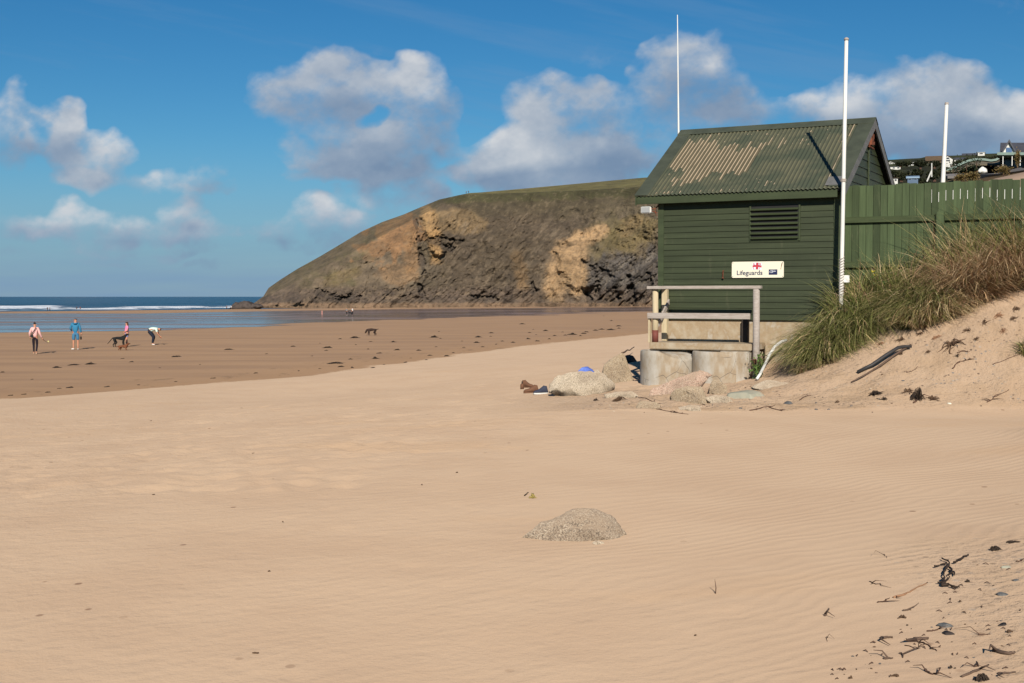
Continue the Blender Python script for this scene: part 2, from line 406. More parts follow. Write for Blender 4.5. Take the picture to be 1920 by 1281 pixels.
# ------------------------------------------------------------------ headland
def mat_cliff():
    m, t, b = newmat('cliff_rock')
    col = t.new('ShaderNodeAttribute', attribute_name='col').outputs['Color']
    rk = t.new('ShaderNodeAttribute', attribute_name='rock').outputs['Fac']
    v = t.vec(t.pos, (1, .6, 2.2), (0, 0, 0), (0, R_(-32), 0))
    n1 = t.noise(v, .09, 8, .72, .3); n2 = t.noise(t.pos, .35, 5, .7)
    k = t.ramp(n1, [(.26, .36), (.5, 1.0), (.74, 1.55)])
    c = t.mix(1, col, k, 'MULTIPLY')
    k2 = t.ramp(n2, [(.3, .72), (.5, 1.0), (.7, 1.25)])
    c = t.mix(t.math('ADD', .45, t.math('MULTIPLY', rk, .5)), c, t.mix(1, c, k2, 'MULTIPLY'))
    t.put(b.inputs['Base Color'], c); b.inputs['Roughness'].default_value = .95; b.inputs['Specular IOR Level'].default_value = .1; b.inputs['Diffuse Roughness'].default_value = .6
    c = t.mix(.22, c, (.12, .105, .09)); t.put(b.inputs['Base Color'], c)
    h = t.math('ADD', t.math('MULTIPLY', n1, 6), t.math('MULTIPLY', n2, 1.6))
    t.put(b.inputs['Normal'], t.bump(h, .75, 1.2))
    return m
M['cliff'] = mat_cliff()
SIL = [(470,573),(494,556),(504,540),(527,524),(559,504),(599,482),(638,459),(678,435),(717,417),(757,403),(785,391),(824,375),(860,367),(880,363),(905,361.5),(1034,350),(1208,334),(1330,332),(1500,370),(1650,520)]
FLD = [(470,573),(860,367.5),(880,366),(905,365.5),(1074,359),(1208,352),(1330,352),(1500,392),(1650,540)]   # lower edge of the pale field
def interp(L, x): return np.interp(x, [p[0] for p in L], [p[1] for p in L])
cpx = np.arange(470, 1640, 1.4); nv = 190
vv = np.concatenate([np.linspace(0, 1, nv), 1+np.linspace(.02, 1, 14)])
CX, CV = np.meshgrid(cpx, vv)
base_py = np.interp(cpx, [470, 520, 700, 1000, 1240, 1450], [575.5, 574.5, 573.5, 573, 573, 573])
Yf = np.interp(cpx, [470, 560, 800, 1000, 1100, 1240, 1450], [640, 625, 650, 660, 640, 610, 600])
sil = interp(SIL, cpx); fld = np.maximum(interp(FLD, cpx), sil)
py = base_py[None]+(fld-base_py)[None]*np.clip(CV, 0, .93)/.93
py = np.where(CV > .93, fld[None]+(sil-fld)[None]*np.clip((CV-.93)/.07, 0, 1), py)
hh = (base_py-py)/220.0
dep = 55*np.clip(CV, 0, .93)**1.15+18*fbm(CX/95, CV*1.2, 5, 2)*np.clip(CV*3, 0, 1)
dep = dep+np.where(CV > .93, 110*np.clip((CV-.93)/.07, 0, 1)**1.2*np.clip((fld-sil)[None]/14, 0, 1), 0)
def edge(px0, py0, px1, py1, w, soft=1.0):     # strength near a segment in the face
    dx, dy = px1-px0, py1-py0; L2 = dx*dx+dy*dy
    t = np.clip(((CX-px0)*dx+(py-py0)*dy)/L2, 0, 1)
    dd = np.hypot(CX-px0-t*dx, py-py0-t*dy)+7*fbm(CX/13, py/11, 91, 4, .6)+3*fbm(CX/4, py/4, 93, 2)
    return 1-sstep(w*.55, w*soft+1.5, dd)
def blob(cx, cy, rx, ry, rot=0, s=0, nz=.35):
    a = R_(rot); x = (CX-cx)*math.cos(a)+(py-cy)*math.sin(a); y = -(CX-cx)*math.sin(a)+(py-cy)*math.cos(a)
    r = np.hypot(x/rx, y/ry)+nz*fbm(CX/14, py/14, 40+s, 4)
    return 1-sstep(.75, 1.1, r)
rk = 12*fbm(CX/22+py/40, py/34-CX/60, 61, 5, .6)
rug = np.clip(CV*8, .2, 1)*(1-sstep(.72, .88, CV))
rg = 1-np.abs(fbm(CX/15+py/30, py/24-CX/50, 64, 5, .6))*2.4
fineg = fbm(CX/5+py/9, py/5, 66, 4, .6)
soft = .58+.42*np.clip(blob(1165, 525, 80, 56, 0, 1)+sstep(528, 552, py)+blob(815, 440, 50, 50, 0, 30)+blob(1200, 440, 50, 40, 0, 31), 0, 1)
soft = soft*(1-.5*blob(1070, 500, 45, 60, 0, 32))
dep = dep+(rk*.5-3.0*rg+1.5*fineg)*rug*soft
# diagonal strata ribs on the right hand rock and along the foot
st = fbm((CX+py*1.1)/7.0, (py-CX*.7)/46, 62, 4, .6)
rightrock = np.maximum(blob(1165, 525, 78, 52, 0, 1), blob(1230, 520, 40, 60, 0, 2))
foot = sstep(532, 552, py+5*fbm(CX/16, py/9, 63, 3))
dep = dep+st*(3.2*rightrock+1.6*rug*.6+1.6*foot)
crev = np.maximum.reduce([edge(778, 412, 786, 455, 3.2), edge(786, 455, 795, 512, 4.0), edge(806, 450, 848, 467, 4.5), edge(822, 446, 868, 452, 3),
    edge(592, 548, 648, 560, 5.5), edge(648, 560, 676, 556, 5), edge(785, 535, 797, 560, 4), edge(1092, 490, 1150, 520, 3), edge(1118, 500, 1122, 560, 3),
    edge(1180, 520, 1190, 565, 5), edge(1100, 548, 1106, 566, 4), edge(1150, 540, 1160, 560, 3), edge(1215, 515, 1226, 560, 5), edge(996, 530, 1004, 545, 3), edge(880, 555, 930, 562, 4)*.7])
dep = dep+4.0*crev
dep = dep-9*np.maximum(edge(800, 405, 822, 470, 9, 1.8), 0)*.8-6*blob(1085, 490, 40, 60, 0, 3)
dep = np.where(CV > 1, dep+(CV-1)*420, dep)
YY = Yf[None]+dep; uu = (CX-960)/F; 
horiz = (556-py)/F
ZZ = EYE+horiz*YY
ZZ = np.where(CV > 1, ZZ-(CV-1)**1.4*60*np.clip((900-CX)/250, .0, 1)-(CV-1)*YY*.02, ZZ)
ZZ = np.where(CV == 0, -6, ZZ)
XX = uu*np.where(CV > 1, YY, YY)
def C(r, g, b, k=1.0): return np.array(S(r, g, b))*k
col = np.ones(CX.shape+(3,))*C(106, 93, 76)
def lay(mask, c): 
    global col
    col = col*(1-mask[..., None])+c*mask[..., None]
n_a = fbm(CX/30, py/22, 71, 5, .6); n_b = fbm(CX/11+py/30, py/9, 72, 4, .6)
lay(sstep(-.25, .4, n_a)*.75, C(86, 74, 50))
left = (1-sstep(760, 800, CX+12*n_b))
lay(left*.8, C(120, 104, 84)); lay(left*sstep(0, .5, n_a)*.7, C(95, 88, 58))
lay(sstep(800, 850, CX)*(1-sstep(1030, 1110, CX-(py-470)*-.6))*.8, C(84, 71, 57))
lay(np.clip(blob(860, 415, 55, 26, 0, 4), 0, 1)*.7, C(150, 124, 88))
lay(np.clip(blob(735, 445, 60, 42, -35, 5, .9), 0, 1)*.75, C(160, 118, 78)); lay(blob(700, 470, 30, 20, -20, 6, .9)*.5, C(146, 114, 82))
lay(blob(745, 515, 40, 22, 0, 7)*.6, C(150, 118, 84)); lay(blob(640, 520, 40, 14, -20, 8)*.5, C(120, 102, 66))
lay(edge(800, 402, 812, 440, 11, 1.6), C(178, 142, 96)); lay(edge(812, 440, 818, 485, 9, 1.6)*.85, C(178, 140, 92)); lay(edge(770, 440, 772, 500, 12, 1.6)*.6, C(160, 122, 82))
lay(sstep(.1, .35, fbm((CX+py*.9)/9, (py-CX*.6)/34, 73, 4, .65))*sstep(820, 850, CX)*(1-sstep(388, 380, py))*.55, C(128, 112, 92))
lay(edge(968, 480, 985, 560, 7, 2.2)*.5, C(150, 118, 78)); lay(blob(940, 470, 60, 40, 0, 18)*.35, C(72, 60, 42))
lay(blob(1180, 440, 60, 38, -25, 9)*.8, C(122, 106, 68)); lay(blob(1180, 425, 34, 14, -40, 10)*.6, C(150, 126, 88)); lay(blob(1130, 445, 30, 50, 30, 19)*.5, C(104, 94, 60))
slide = np.maximum.reduce([edge(1125, 432, 1060, 478, 13, 1.5), edge(1060, 478, 1040, 545, 22, 1.5), edge(1085, 470, 1082, 540, 17, 1.5), edge(1085, 440, 1045, 470, 8, 1.6)])
lay(slide*.92, C(184, 150, 110)); lay(slide*blob(1060, 500, 14, 18, 0, 11)*.5, C(150, 120, 84))
lay(np.clip(edge(1225, 500, 1232, 530, 10, 1.5), 0, 1), C(180, 142, 96))
rr = rightrock*(1-slide)
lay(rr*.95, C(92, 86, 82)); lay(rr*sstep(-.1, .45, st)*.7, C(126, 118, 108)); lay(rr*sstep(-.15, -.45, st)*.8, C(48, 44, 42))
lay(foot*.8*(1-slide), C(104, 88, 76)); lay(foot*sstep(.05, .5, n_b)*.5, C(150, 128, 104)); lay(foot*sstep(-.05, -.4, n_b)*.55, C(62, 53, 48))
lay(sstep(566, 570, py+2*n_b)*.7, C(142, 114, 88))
lay(crev*.62, C(62, 55, 52))  # crevice shade painted into the rock colour, besides the modelled depth
grn = sstep(12, 0, (py-interp([(470, 550), (600, 470), (678, 424), (757, 393), (804, 379), (876, 380), (1034, 374), (1192, 368), (1450, 362)], CX))+9*n_b+6)
lay(grn*.85, C(76, 72, 40)); lay(grn*sstep(-.1, .4, n_b)*.6, C(58, 58, 34)); lay(grn*sstep(800, 860, CX)*.75, C(60, 66, 34))
lay(sstep(840, 880, CX)*sstep(40, 6, py-380+14*n_a)*.5, C(72, 66, 42)); lay(sstep(.15, .45, fineg)*.35, C(128, 112, 90)); lay(sstep(-.1, -.4, fineg)*.35, C(62, 54, 42))
fieldm = np.where(CV > .935, 1.0, 0)*sstep(865, 885, CX)
lay(fieldm, C(104, 98, 60)*1.0); lay(fieldm*sstep(0, .5, fbm(CX/60, CV*40, 74, 3))*.5, C(128, 116, 68))
lay(np.where(CV > .93, 1.0, 0)*(1-sstep(865, 885, CX))*.35, C(92, 84, 54))
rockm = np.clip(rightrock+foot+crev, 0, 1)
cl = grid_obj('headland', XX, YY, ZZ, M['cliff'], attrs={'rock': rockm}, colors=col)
tag(cl, kind='structure')
# low rocks at the tip of the headland, in the surf
M['darkrock'] = simple('dark_rock', S(88, 78, 72), S(60, 52, 48), .9, .6, bump=.8, bd=.3)
def rock_mesh(name, loc, size, rz, seed, mat, parent=None, sub=4, rough=.22, tail=0, flat=0, freq=1.6, tilt=(0, 0), smooth=True, facets=13):
    bm = bmesh.new(); bmesh.ops.create_icosphere(bm, subdivisions=sub, radius=1)
    co = np.array([v.co[:] for v in bm.verts]); r0 = np.random.RandomState(seed)
    o = r0.rand(3)*50
    d = fbm(co[:, 0]*freq+o[0]+co[:, 2]*.7, co[:, 1]*freq+o[1]+co[:, 2]*1.1, seed, 4, .55)
    co = co*(1+rough*d)[:, None]
    for k in range(facets):          # planar facets like broken stone
        n = r0.randn(3); n[2] = abs(n[2]); n /= np.linalg.norm(n); c = .50+.28*r0.rand()
        ex = np.maximum(co@n-c, 0); co = co-ex[:, None]*n[None]*.96
    if tail:
        s = np.clip((1-co[:, 0])/2, 0, 1) if tail > 0 else np.clip((1+co[:, 0])/2, 0, 1)
        co[:, 2] *= 1-abs(tail)*s**1.2; co[:, 1] *= 1-.4*abs(tail)*s
    co *= np.array(size)
    co += fbm(co[:, 0]*9+o[0], co[:, 1]*9+co[:, 2]*7, seed+9, 3)[:, None]*np.array([0, .4, 1])*min(size)*.16
    Mx = Matrix.Translation(Vector(loc))@Matrix.Rotation(rz, 4, 'Z')@Matrix.Rotation(tilt[0], 4, 'Y')@Matrix.Rotation(tilt[1], 4, 'X')
    for v, c in zip(bm.verts, co): v.co = c
    me = bpy.data.meshes.new(name); bm.to_mesh(me); bm.free()
    ob = link(name, me, mat, parent, smooth); ob.matrix_local = Mx
    return ob
for k, (px, w, h) in enumerate(((445, 9, 2.0), (462, 15, 3.0), (480, 9, 1.6))):
    o = rock_mesh('surf_rock', P(px, 577, 590)+Vector((0, 0, 1)), (w*.45, 4, h), .3*k, 300+k, M['darkrock'], sub=3, rough=.5, freq=2.6)
    tag(o, ['small dark rock farthest from the headland tip in the white surf', 'largest dark low rock standing in the white surf off the headland tip', 'dark low rock closest to the foot of the headland tip'][k], 'rock', 'low rocks in the surf off the headland')

# ------------------------------------------------------------------ world : sky with clouds
SUN_EL = R_(27.5)
world = bpy.data.worlds.new('World'); scene.world = world; world.use_nodes = True
t = NT(world.node_tree); t.n.clear()
outw = t.new('ShaderNodeOutputWorld')
sky = t.new('ShaderNodeTexSky', sky_type='NISHITA'); sky.sun_disc = False; sky.sun_elevation = SUN_EL; sky.sun_rotation = R_(180-1.5)
sky.altitude = 20; sky.air_density = 1.0; sky.dust_density = .05; sky.ozone_density = 4
hs = t.new('ShaderNodeHueSaturation'); t.l.new(sky.outputs[0], hs.inputs['Color']); hs.inputs['Saturation'].default_value = 1.28; hs.inputs['Hue'].default_value = .492
LOB = [ # px, py, rx, ry, weight
 (560,160,75,55,1.0),(640,150,80,55,1.0),(720,180,95,55,1.1),(800,190,65,60,1.0),(610,200,120,50,.8),(620,260,95,50,1.1),(700,285,120,45,1.1),(780,270,80,50,1.0),(628,118,26,22,.7),(680,320,140,20,.6),(765,335,80,22,.6),(600,335,60,14,.45),
 (1040,190,70,50,1.0),(1110,195,70,42,1.0),(1150,240,60,55,1.0),(1040,250,80,60,1.1),(960,300,80,50,1.0),(1020,335,140,30,.9),(910,330,45,30,.7),(1100,300,110,45,.9),
 (1250,120,70,55,1.0),(1310,110,70,45,1.0),(1350,150,60,50,1.0),(1270,190,90,60,1.0),(1380,210,60,50,.7),(1200,290,90,40,.6),
 (1640,175,65,45,.9),(1715,150,70,42,1.1),(1780,180,80,50,1.0),(1850,225,110,50,1.0),(1730,235,140,55,1.1),(1560,210,80,38,.65),(1480,215,60,30,.55),(1830,275,200,40,.9),(1940,230,60,55,.8),
 (25,225,55,55,1.0),(20,275,65,40,.9),(120,235,48,42,.9),(150,270,85,38,1.0),(225,280,35,30,.8),(185,330,88,28,1.1),
 (385,310,40,28,1.0),(345,340,75,36,1.0),(405,355,35,22,.8),(335,388,50,20,.9),
 (135,405,55,26,.9),(60,425,100,28,.8),(215,425,60,32,.9),(150,445,200,20,.7),(330,420,75,26,.8),(390,440,60,20,.8),
 (600,410,70,32,1.1),(650,430,75,28,1.0),(505,437,45,26,1.0),(590,455,130,18,.8),(740,360,90,26,.55),(815,375,40,22,.7),(700,400,120,26,.4),
 (90,478,240,13,.55),(400,472,190,12,.5),(250,500,260,9,.4),(-150,240,120,70,1),(-120,400,160,40,.9),(2080,180,140,70,1),(2200,300,200,50,.9),(-400,120,160,60,.8),(960,-500,240,120,.9),(300,-350,200,90,.9),(1700,-400,260,100,.9)]
HOLES = [(695,226,30,18,.7), (170,235,1,1,0), (75,250,22,30,.5), (925,210,40,60,.3)]
EXPO = 0.45
bg1 = t.new('ShaderNodeBackground'); t.put(bg1.inputs[0], t.mix(1, hs.outputs[0], (.57, .83, .985), 'MULTIPLY')); bg1.inputs[1].default_value = .050
t.l.new(bg1.outputs[0], outw.inputs[0])
# the clouds: a far shell, 30 km away, carrying cloud with painted shading and a pale haze veil (everything between stays clear)
gx = np.concatenate([np.linspace(-1.6, -.44, 90, endpoint=False), np.linspace(-.44, .44, 1150), np.linspace(.44, 1.6, 91)[1:]])
gy = np.concatenate([np.linspace(-.004, .27, 380), np.linspace(.27, .9, 90)[1:]])
AX, AY = np.meshgrid(gx, gy)
def cdens(ax, ay):
    wx = ax+.020*fbm(ax*26, ay*26, 201, 4); wy = ay+.016*fbm(ax*26+9, ay*26, 202, 4)
    pxs = wx*F+960; pys = 640.5-F*np.tan(np.arctan(wy)+PITCH*1.0)
    acc = np.zeros_like(ax)
    def lb(L):
        return np.maximum(1-((pxs-L[0])/L[2]/1.36)**2-((pys-L[1])/L[3]/1.34)**2, 0)*L[4]
    for L in LOB: acc = acc+lb(L)**1.3
    acc = 1.12*(1-np.exp(-1.25*acc))
    for L in HOLES: acc = acc-1.3*lb(L)
    n = fbm(ax*15, ay*21, 210, 9, .60); bl = 1-np.abs(fbm(ax*30, ay*38, 215, 6, .55))*2.2
    return acc+n*(.80+.30*sstep(.0, .3, acc))-.30*(1-sstep(.0, .25, acc))+.22*(bl-.35)
d0 = cdens(AX, AY); d1 = cdens(AX-.003, AY+.010); d2 = cdens(AX, AY-.022)
alpha = sstep(.10, .98, d0)**.9*(.70+.24*sstep(.5, 1.1, d0))
n1 = fbm(AX*40, AY*55, 220, 6, .6); n2 = fbm(AX*9, AY*12, 221, 3)
def ssum(ax, ay):
    pxs = ax*F+960; pys = 640.5-F*np.tan(np.arctan(ay)+PITCH); q = 0
    for L in LOB: q = q+L[4]*np.exp(-((pxs-L[0])/L[2])**2-((pys-L[1])/L[3])**2)
    return q
grd = ssum(AX-.006+.004*n1, AY+.013)-ssum(AX+.004, AY-.013)
br = .46-.10*(d1-d0)-.42*np.clip(grd, -.5, .8)+.30*(d2-d0)*.0+.30*n1+.42*n2
veil = sstep(.135, -.01, AY)*.80+sstep(.10, .0, AY)*.15*fbm(AX*6, AY*75, 230, 5, .6)
wsp = sstep(-.02, .55, fbm(AX*6+AY*9, AY*48+AX*9, 231, 6, .62))*sstep(.05, .14, AY)*.20
va = np.maximum(veil, wsp)
bb = np.clip(br, 0, 1)
stops = np.array([0, .35, .68, 1.0]); cs = np.array([S(120, 141, 168), S(144, 160, 181), S(176, 185, 197), S(212, 214, 217)])
cc = np.stack([np.interp(bb, stops, cs[:, k]) for k in range(3)], -1)
low_ = sstep(.10, .0, AY)[..., None]; cc = cc*(1-.35*low_)+np.array(S(126, 156, 188))*.35*low_
vc = np.array(S(118, 150, 186)); al = 1-(1-alpha)*(1-va)
cc = (cc*alpha[..., None]+vc*(va*(1-alpha))[..., None])/np.maximum(al, 1e-4)[..., None]
RR = 30000.0; nrm = np.sqrt(AX**2+1+AY**2)
m, tt_, b = newmat('cloud'); tt_.n.remove(b)
ca = tt_.new('ShaderNodeAttribute', attribute_name='col').outputs['Color']; aa = tt_.new('ShaderNodeAttribute', attribute_name='a').outputs['Fac']
em = tt_.new('ShaderNodeEmission'); tt_.put(em.inputs[0], ca); em.inputs[1].default_value = 2**-EXPO
tr = tt_.new('ShaderNodeBsdfTransparent'); mx = tt_.new('ShaderNodeMixShader'); tt_.put(mx.inputs[0], aa)
tt_.l.new(tr.outputs[0], mx.inputs[1]); tt_.l.new(em.outputs[0], mx.inputs[2]); tt_.l.new(mx.outputs[0], tt_.n['Material Output'].inputs[0])
m.cycles.emission_sampling = 'NONE'
clouds = grid_obj('clouds', AX/nrm*RR, RR/nrm, AY/nrm*RR+EYE, m, attrs={'a': al}, colors=cc)
tag(clouds, kind='structure')
scene.view_settings.exposure = EXPO
sun = bpy.data.lights.new('sun', 'SUN'); so = bpy.data.objects.new('sun', sun); COL.objects.link(so)
sun.energy = 4.2; sun.angle = R_(.5); sun.color = (1, .93, .82)
# light travels towards +Y (slightly left) and down
so.rotation_euler = Vector((-.026*math.cos(SUN_EL), math.cos(SUN_EL), -math.sin(SUN_EL))).to_track_quat('-Z', 'Y').to_euler()

# ================================================================== THE HUT
M['siding'] = None
def mat_paint(name, c, wear=.25, rough=.55, board=None, grain=(1, 1, 1), dirt=True):
    m, t, b = newmat(name)
    n = t.noise(t.vec(t.obj, grain), 3, 5, .65); n2 = t.noise(t.vec(t.obj, (2, 2, .35)), 5, 5, .7)
    c1 = t.mix(t.step(n, .3, .7), tuple(x*.82 for x in c), tuple(x*1.15 for x in c))
    if board:
        sp = t.new('ShaderNodeSeparateXYZ'); t.put(sp.inputs[0], t.obj)
        q = t.math('FLOOR', t.math('DIVIDE', sp.outputs[board[0]], board[1]))
        wn = t.new('ShaderNodeTexWhiteNoise', noise_dimensions='1D'); t.put(wn.inputs['W'], q)
        c1 = t.mix(1, c1, t.ramp(wn.outputs[0], [(0, 1-board[2]), (1, 1+board[2])]), 'MULTIPLY')
    c1 = t.mix(t.math('MULTIPLY', t.step(n2, .55, .78), wear), c1, (c[0]*1.9+.015, c[1]*1.6+.012, c[2]*1.7+.012))
    t.put(b.inputs['Base Color'], c1); b.inputs['Roughness'].default_value = rough; b.inputs['Specular IOR Level'].default_value = .28
    t.put(b.inputs['Normal'], t.bump(t.noise(t.vec(t.obj, grain), 40, 4, .6), .25, .004))
    return m
GREEN = (.036, .045, .021)
M['siding'] = mat_paint('green_boards', GREEN, .42, board=(2, .1035, .10), grain=(.3, 1, 4))
M['trim'] = mat_paint('green_trim', (.043, .056, .026), .25, grain=(.4, 1, 3))
M['fence'] = mat_paint('fence_boards', (.055, .077, .034), .7, .8, board=(0, .1175, .30), grain=(7, 1, .5))
M['fencerail'] = mat_paint('fence_rail', (.050, .066, .028), .35, .8, grain=(.6, 1, 6))
M['bargegrey'] = simple('weathered_barge', (.17, .165, .16), (.105, .105, .10), .8, 7, (1, 1, 1), .3, .004)
M['roofcap'] = mat_paint('roof_flashing', (.066, .074, .050), .2, .5)
M['concrete'] = simple('old_concrete', (.42, .36, .27), (.32, .235, .145), .9, 4, (1, 1, .8), .5, .02, c3=(.46, .43, .37))
M['drumc'] = simple('pale_concrete', (.50, .465, .41), (.42, .375, .31), .88, 2.6, (1, 1, .5), .3, .01, c3=(.34, .27, .19))
M['greywood'] = simple('grey_timber', (.42, .37, .33), (.30, .25, .21), .85, 6, (1, 6, 6), .5, .006)
M['postwood'] = simple('pale_timber', (.56, .47, .31), (.44, .35, .22), .8, 7, (4, 4, .6), .5, .006)
M['darkwood'] = simple('dark_timber', (.06, .045, .035), (.03, .024, .02), .9, 7)
M['rust'] = simple('rust', (.22, .07, .035), (.10, .035, .02), .9, 14, bump=.6)
M['redpaint'] = simple('red_brown_paint', (.19, .055, .04), (.13, .04, .03), .7, 9)
M['white'] = simple('white_paint', (.74, .73, .69), (.62, .60, .55), .5, 5, (1, 1, .4), .1, .003)
M['black'] = simple('black_and_shade', (.012, .012, .012), (.02, .02, .02), .8, 5)  # for black things, and for painted shade in the vent and under the roof
M['offwhite'] = simple('sign_face', (.78, .72, .56), (.74, .69, .55), .4, 3, bump=0)
M['navy'] = simple('sign_navy', (.018, .025, .075), (.022, .03, .08), .5, 3, bump=0)
M['red'] = simple('sign_red', (.60, .04, .06), (.52, .05, .06), .5, 3, bump=0)
M['swoosh'] = simple('sign_pale', (.75, .76, .8), (.7, .72, .78), .5, 3, bump=0)

HZ = 1.35
A_ = Vector((.8827, -.4705)); B_ = Vector((.4705, .8827)); HR = math.atan2(-.4705, .8827)
def hl(s, t_, z=0): return Vector((5.50+A_.x*s+B_.x*t_, 21.0+A_.y*s+B_.y*t_, z))
hut = empty('beach_hut', hl(0, 0, HZ), HR)
tag(hut, 'dark green timber hut with patchy corrugated roof and louvred vent on the dune edge', 'hut')
def W(z): return z-HZ
def hutobj(name, mb, mat, parent=None, smooth=False, bevel=0): return mb.build(name, mat, parent or hut, smooth)
# lapped boards
def lap_wall(length, z0, z1, pitch, top=None):
    """profile in local x (length), y (out = -y), z;  top(x)->max z for gables"""
    mb = MB(); n = int(math.ceil((z1-z0)/pitch))
    for i in range(n):
        a = z0+i*pitch; b = min(a+pitch+.006, z1)
        if top is None: xa0, xa1, xb0, xb1 = 0, length, 0, length
        else:
            xa0, xa1 = top(a); xb0, xb1 = top(b-.001)
            if xa1-xa0 < .03: continue
        mb.add([(xa0, -.022, a), (xa1, -.022, a), (xb1, -.006, b), (xb0, -.006, b), (xa0, .02, a), (xa1, .02, a), (xb1, .02, b), (xb0, .02, b)],
               [(0, 1, 2, 3), (4, 7, 6, 5), (0, 4, 5, 1), (3, 2, 6, 7), (0, 3, 7, 4), (1, 5, 6, 2)])
    return mb
s0, s1, t0, t1 = -3.31, -.10, .20, 4.46
mb = lap_wall(s1-s0-.16, W(2.54), W(4.80), .1035)
mb.v = [(x+s0+.08, y+t0, z) for x, y, z in mb.v]; hutobj('wall', mb, M['siding'])
mb = lap_wall(s1-s0-.16, W(2.54), W(4.80), .1035); mb.v = [(-x+s1-.08, -y+t1, z) for x, y, z in mb.v]; hutobj('wall', mb, M['siding'])
RISE = (6.18-4.77)/2.33
def roofz(t_): return 4.77+RISE*(t_ if t_ < 2.33 else 4.66-t_)
mb = lap_wall(t1-t0-.16, W(2.54), W(4.80), .155); mb.v = [(s0+y, t1-.08-x, z) for x, y, z in mb.v]; hutobj('wall', mb, M['siding'])
mb = lap_wall(t1-t0-.16, W(2.54), W(4.80), .155); mb.v = [(s1-y, t0+.08+x, z) for x, y, z in mb.v]; hutobj('wall', mb, M['siding'])
def gtop(zl):
    z = zl+HZ; d = max((z+.05-4.77)/RISE, 0); return (max(d, .2)-.0, min(4.66-d, 4.46))
for (xx, sg) in ((s1, 1), (s0, -1)):
    mb = lap_wall(1, W(4.80), W(6.08), .155, gtop); mb.v = [(xx-sg*y, x, z) for x, y, z in mb.v]; g_ = hutobj('gable', mb, M['siding'])
    mb = MB(); mb.box((xx+sg*.022 if sg > 0 else xx-.04, 2.29, W(4.80)), (xx+.04 if sg > 0 else xx-.022, 2.37, W(5.95))); mb.build('batten', M['trim'], g_)
for (x0, y0) in ((s0-.03, t0-.03), (s1-.08, t0-.03), (s0-.03, t1-.08), (s1-.08, t1-.08)):
    mb = MB(); mb.box((x0, y0, W(2.50)), (x0+.11, y0+.11, W(4.80)), bev=.004); hutobj('corner_board', mb, M['trim'])
# roof
def roofpx(s, t_, z):
    p = hl(s, t_, z); y = p.y*math.cos(PITCH)-(p.z-EYE)*math.sin(PITCH); zz = p.y*math.sin(PITCH)+(p.z-EYE)*math.cos(PITCH)
    return 960+F*p.x/y, 640.5-F*zz/y
def inpoly(x, y, poly):
    r = np.zeros_like(x, bool); n = len(poly)
    for i in range(n):
        (x1, y1), (x2, y2) = poly[i], poly[(i+1) % n]
        c = ((y1 > y) != (y2 > y)) & (x < (x2-x1)*(y-y1)/((y2-y1) or 1e-9)+x1); r ^= c
    return r
def mat_roof():
    m, t, b = newmat('corrugated_roof')
    pe = t.new('ShaderNodeAttribute', attribute_name='peel').outputs['Fac']; cr = t.new('ShaderNodeAttribute', attribute_name='crest').outputs['Fac']
    n = t.noise(t.vec(t.obj, (3, .6, .6)), 6, 5, .7); n2 = t.noise(t.obj, 1.6, 4, .6)
    c = t.mix(t.step(n2, .35, .65), (.060, .070, .045), (.080, .080, .052))
    c = t.mix(t.math('MULTIPLY', t.step(cr, .35, 1.0), t.step(n2, .40, .62)), c, (.135, .130, .075))
    th = t.math('SUBTRACT', 1.30, t.math('MULTIPLY', pe, .54))
    k = t.step(t.math('ADD', cr, t.math('MULTIPLY', t.math('SUBTRACT', n, .5), .5)), th, t.math('ADD', th, .14))
    c = t.mix(t.math('MULTIPLY', t.step(pe, .75, 1), .45), c, (.15, .105, .06))
    c = t.mix(k, c, t.mix(n, (.50, .40, .27), (.40, .30, .19)))
    t.put(b.inputs['Base Color'], c); b.inputs['Roughness'].default_value = .6; b.inputs['Specular IOR Level'].default_value = .25
    return m
M['roof'] = mat_roof()
PEEL = [[(1291,263),(1346,257),(1343,275),(1392,277),(1421,268),(1433,267),(1399,321),(1360,328),(1252,347),(1243,345),(1288,322),(1272,316),(1246,319)]]
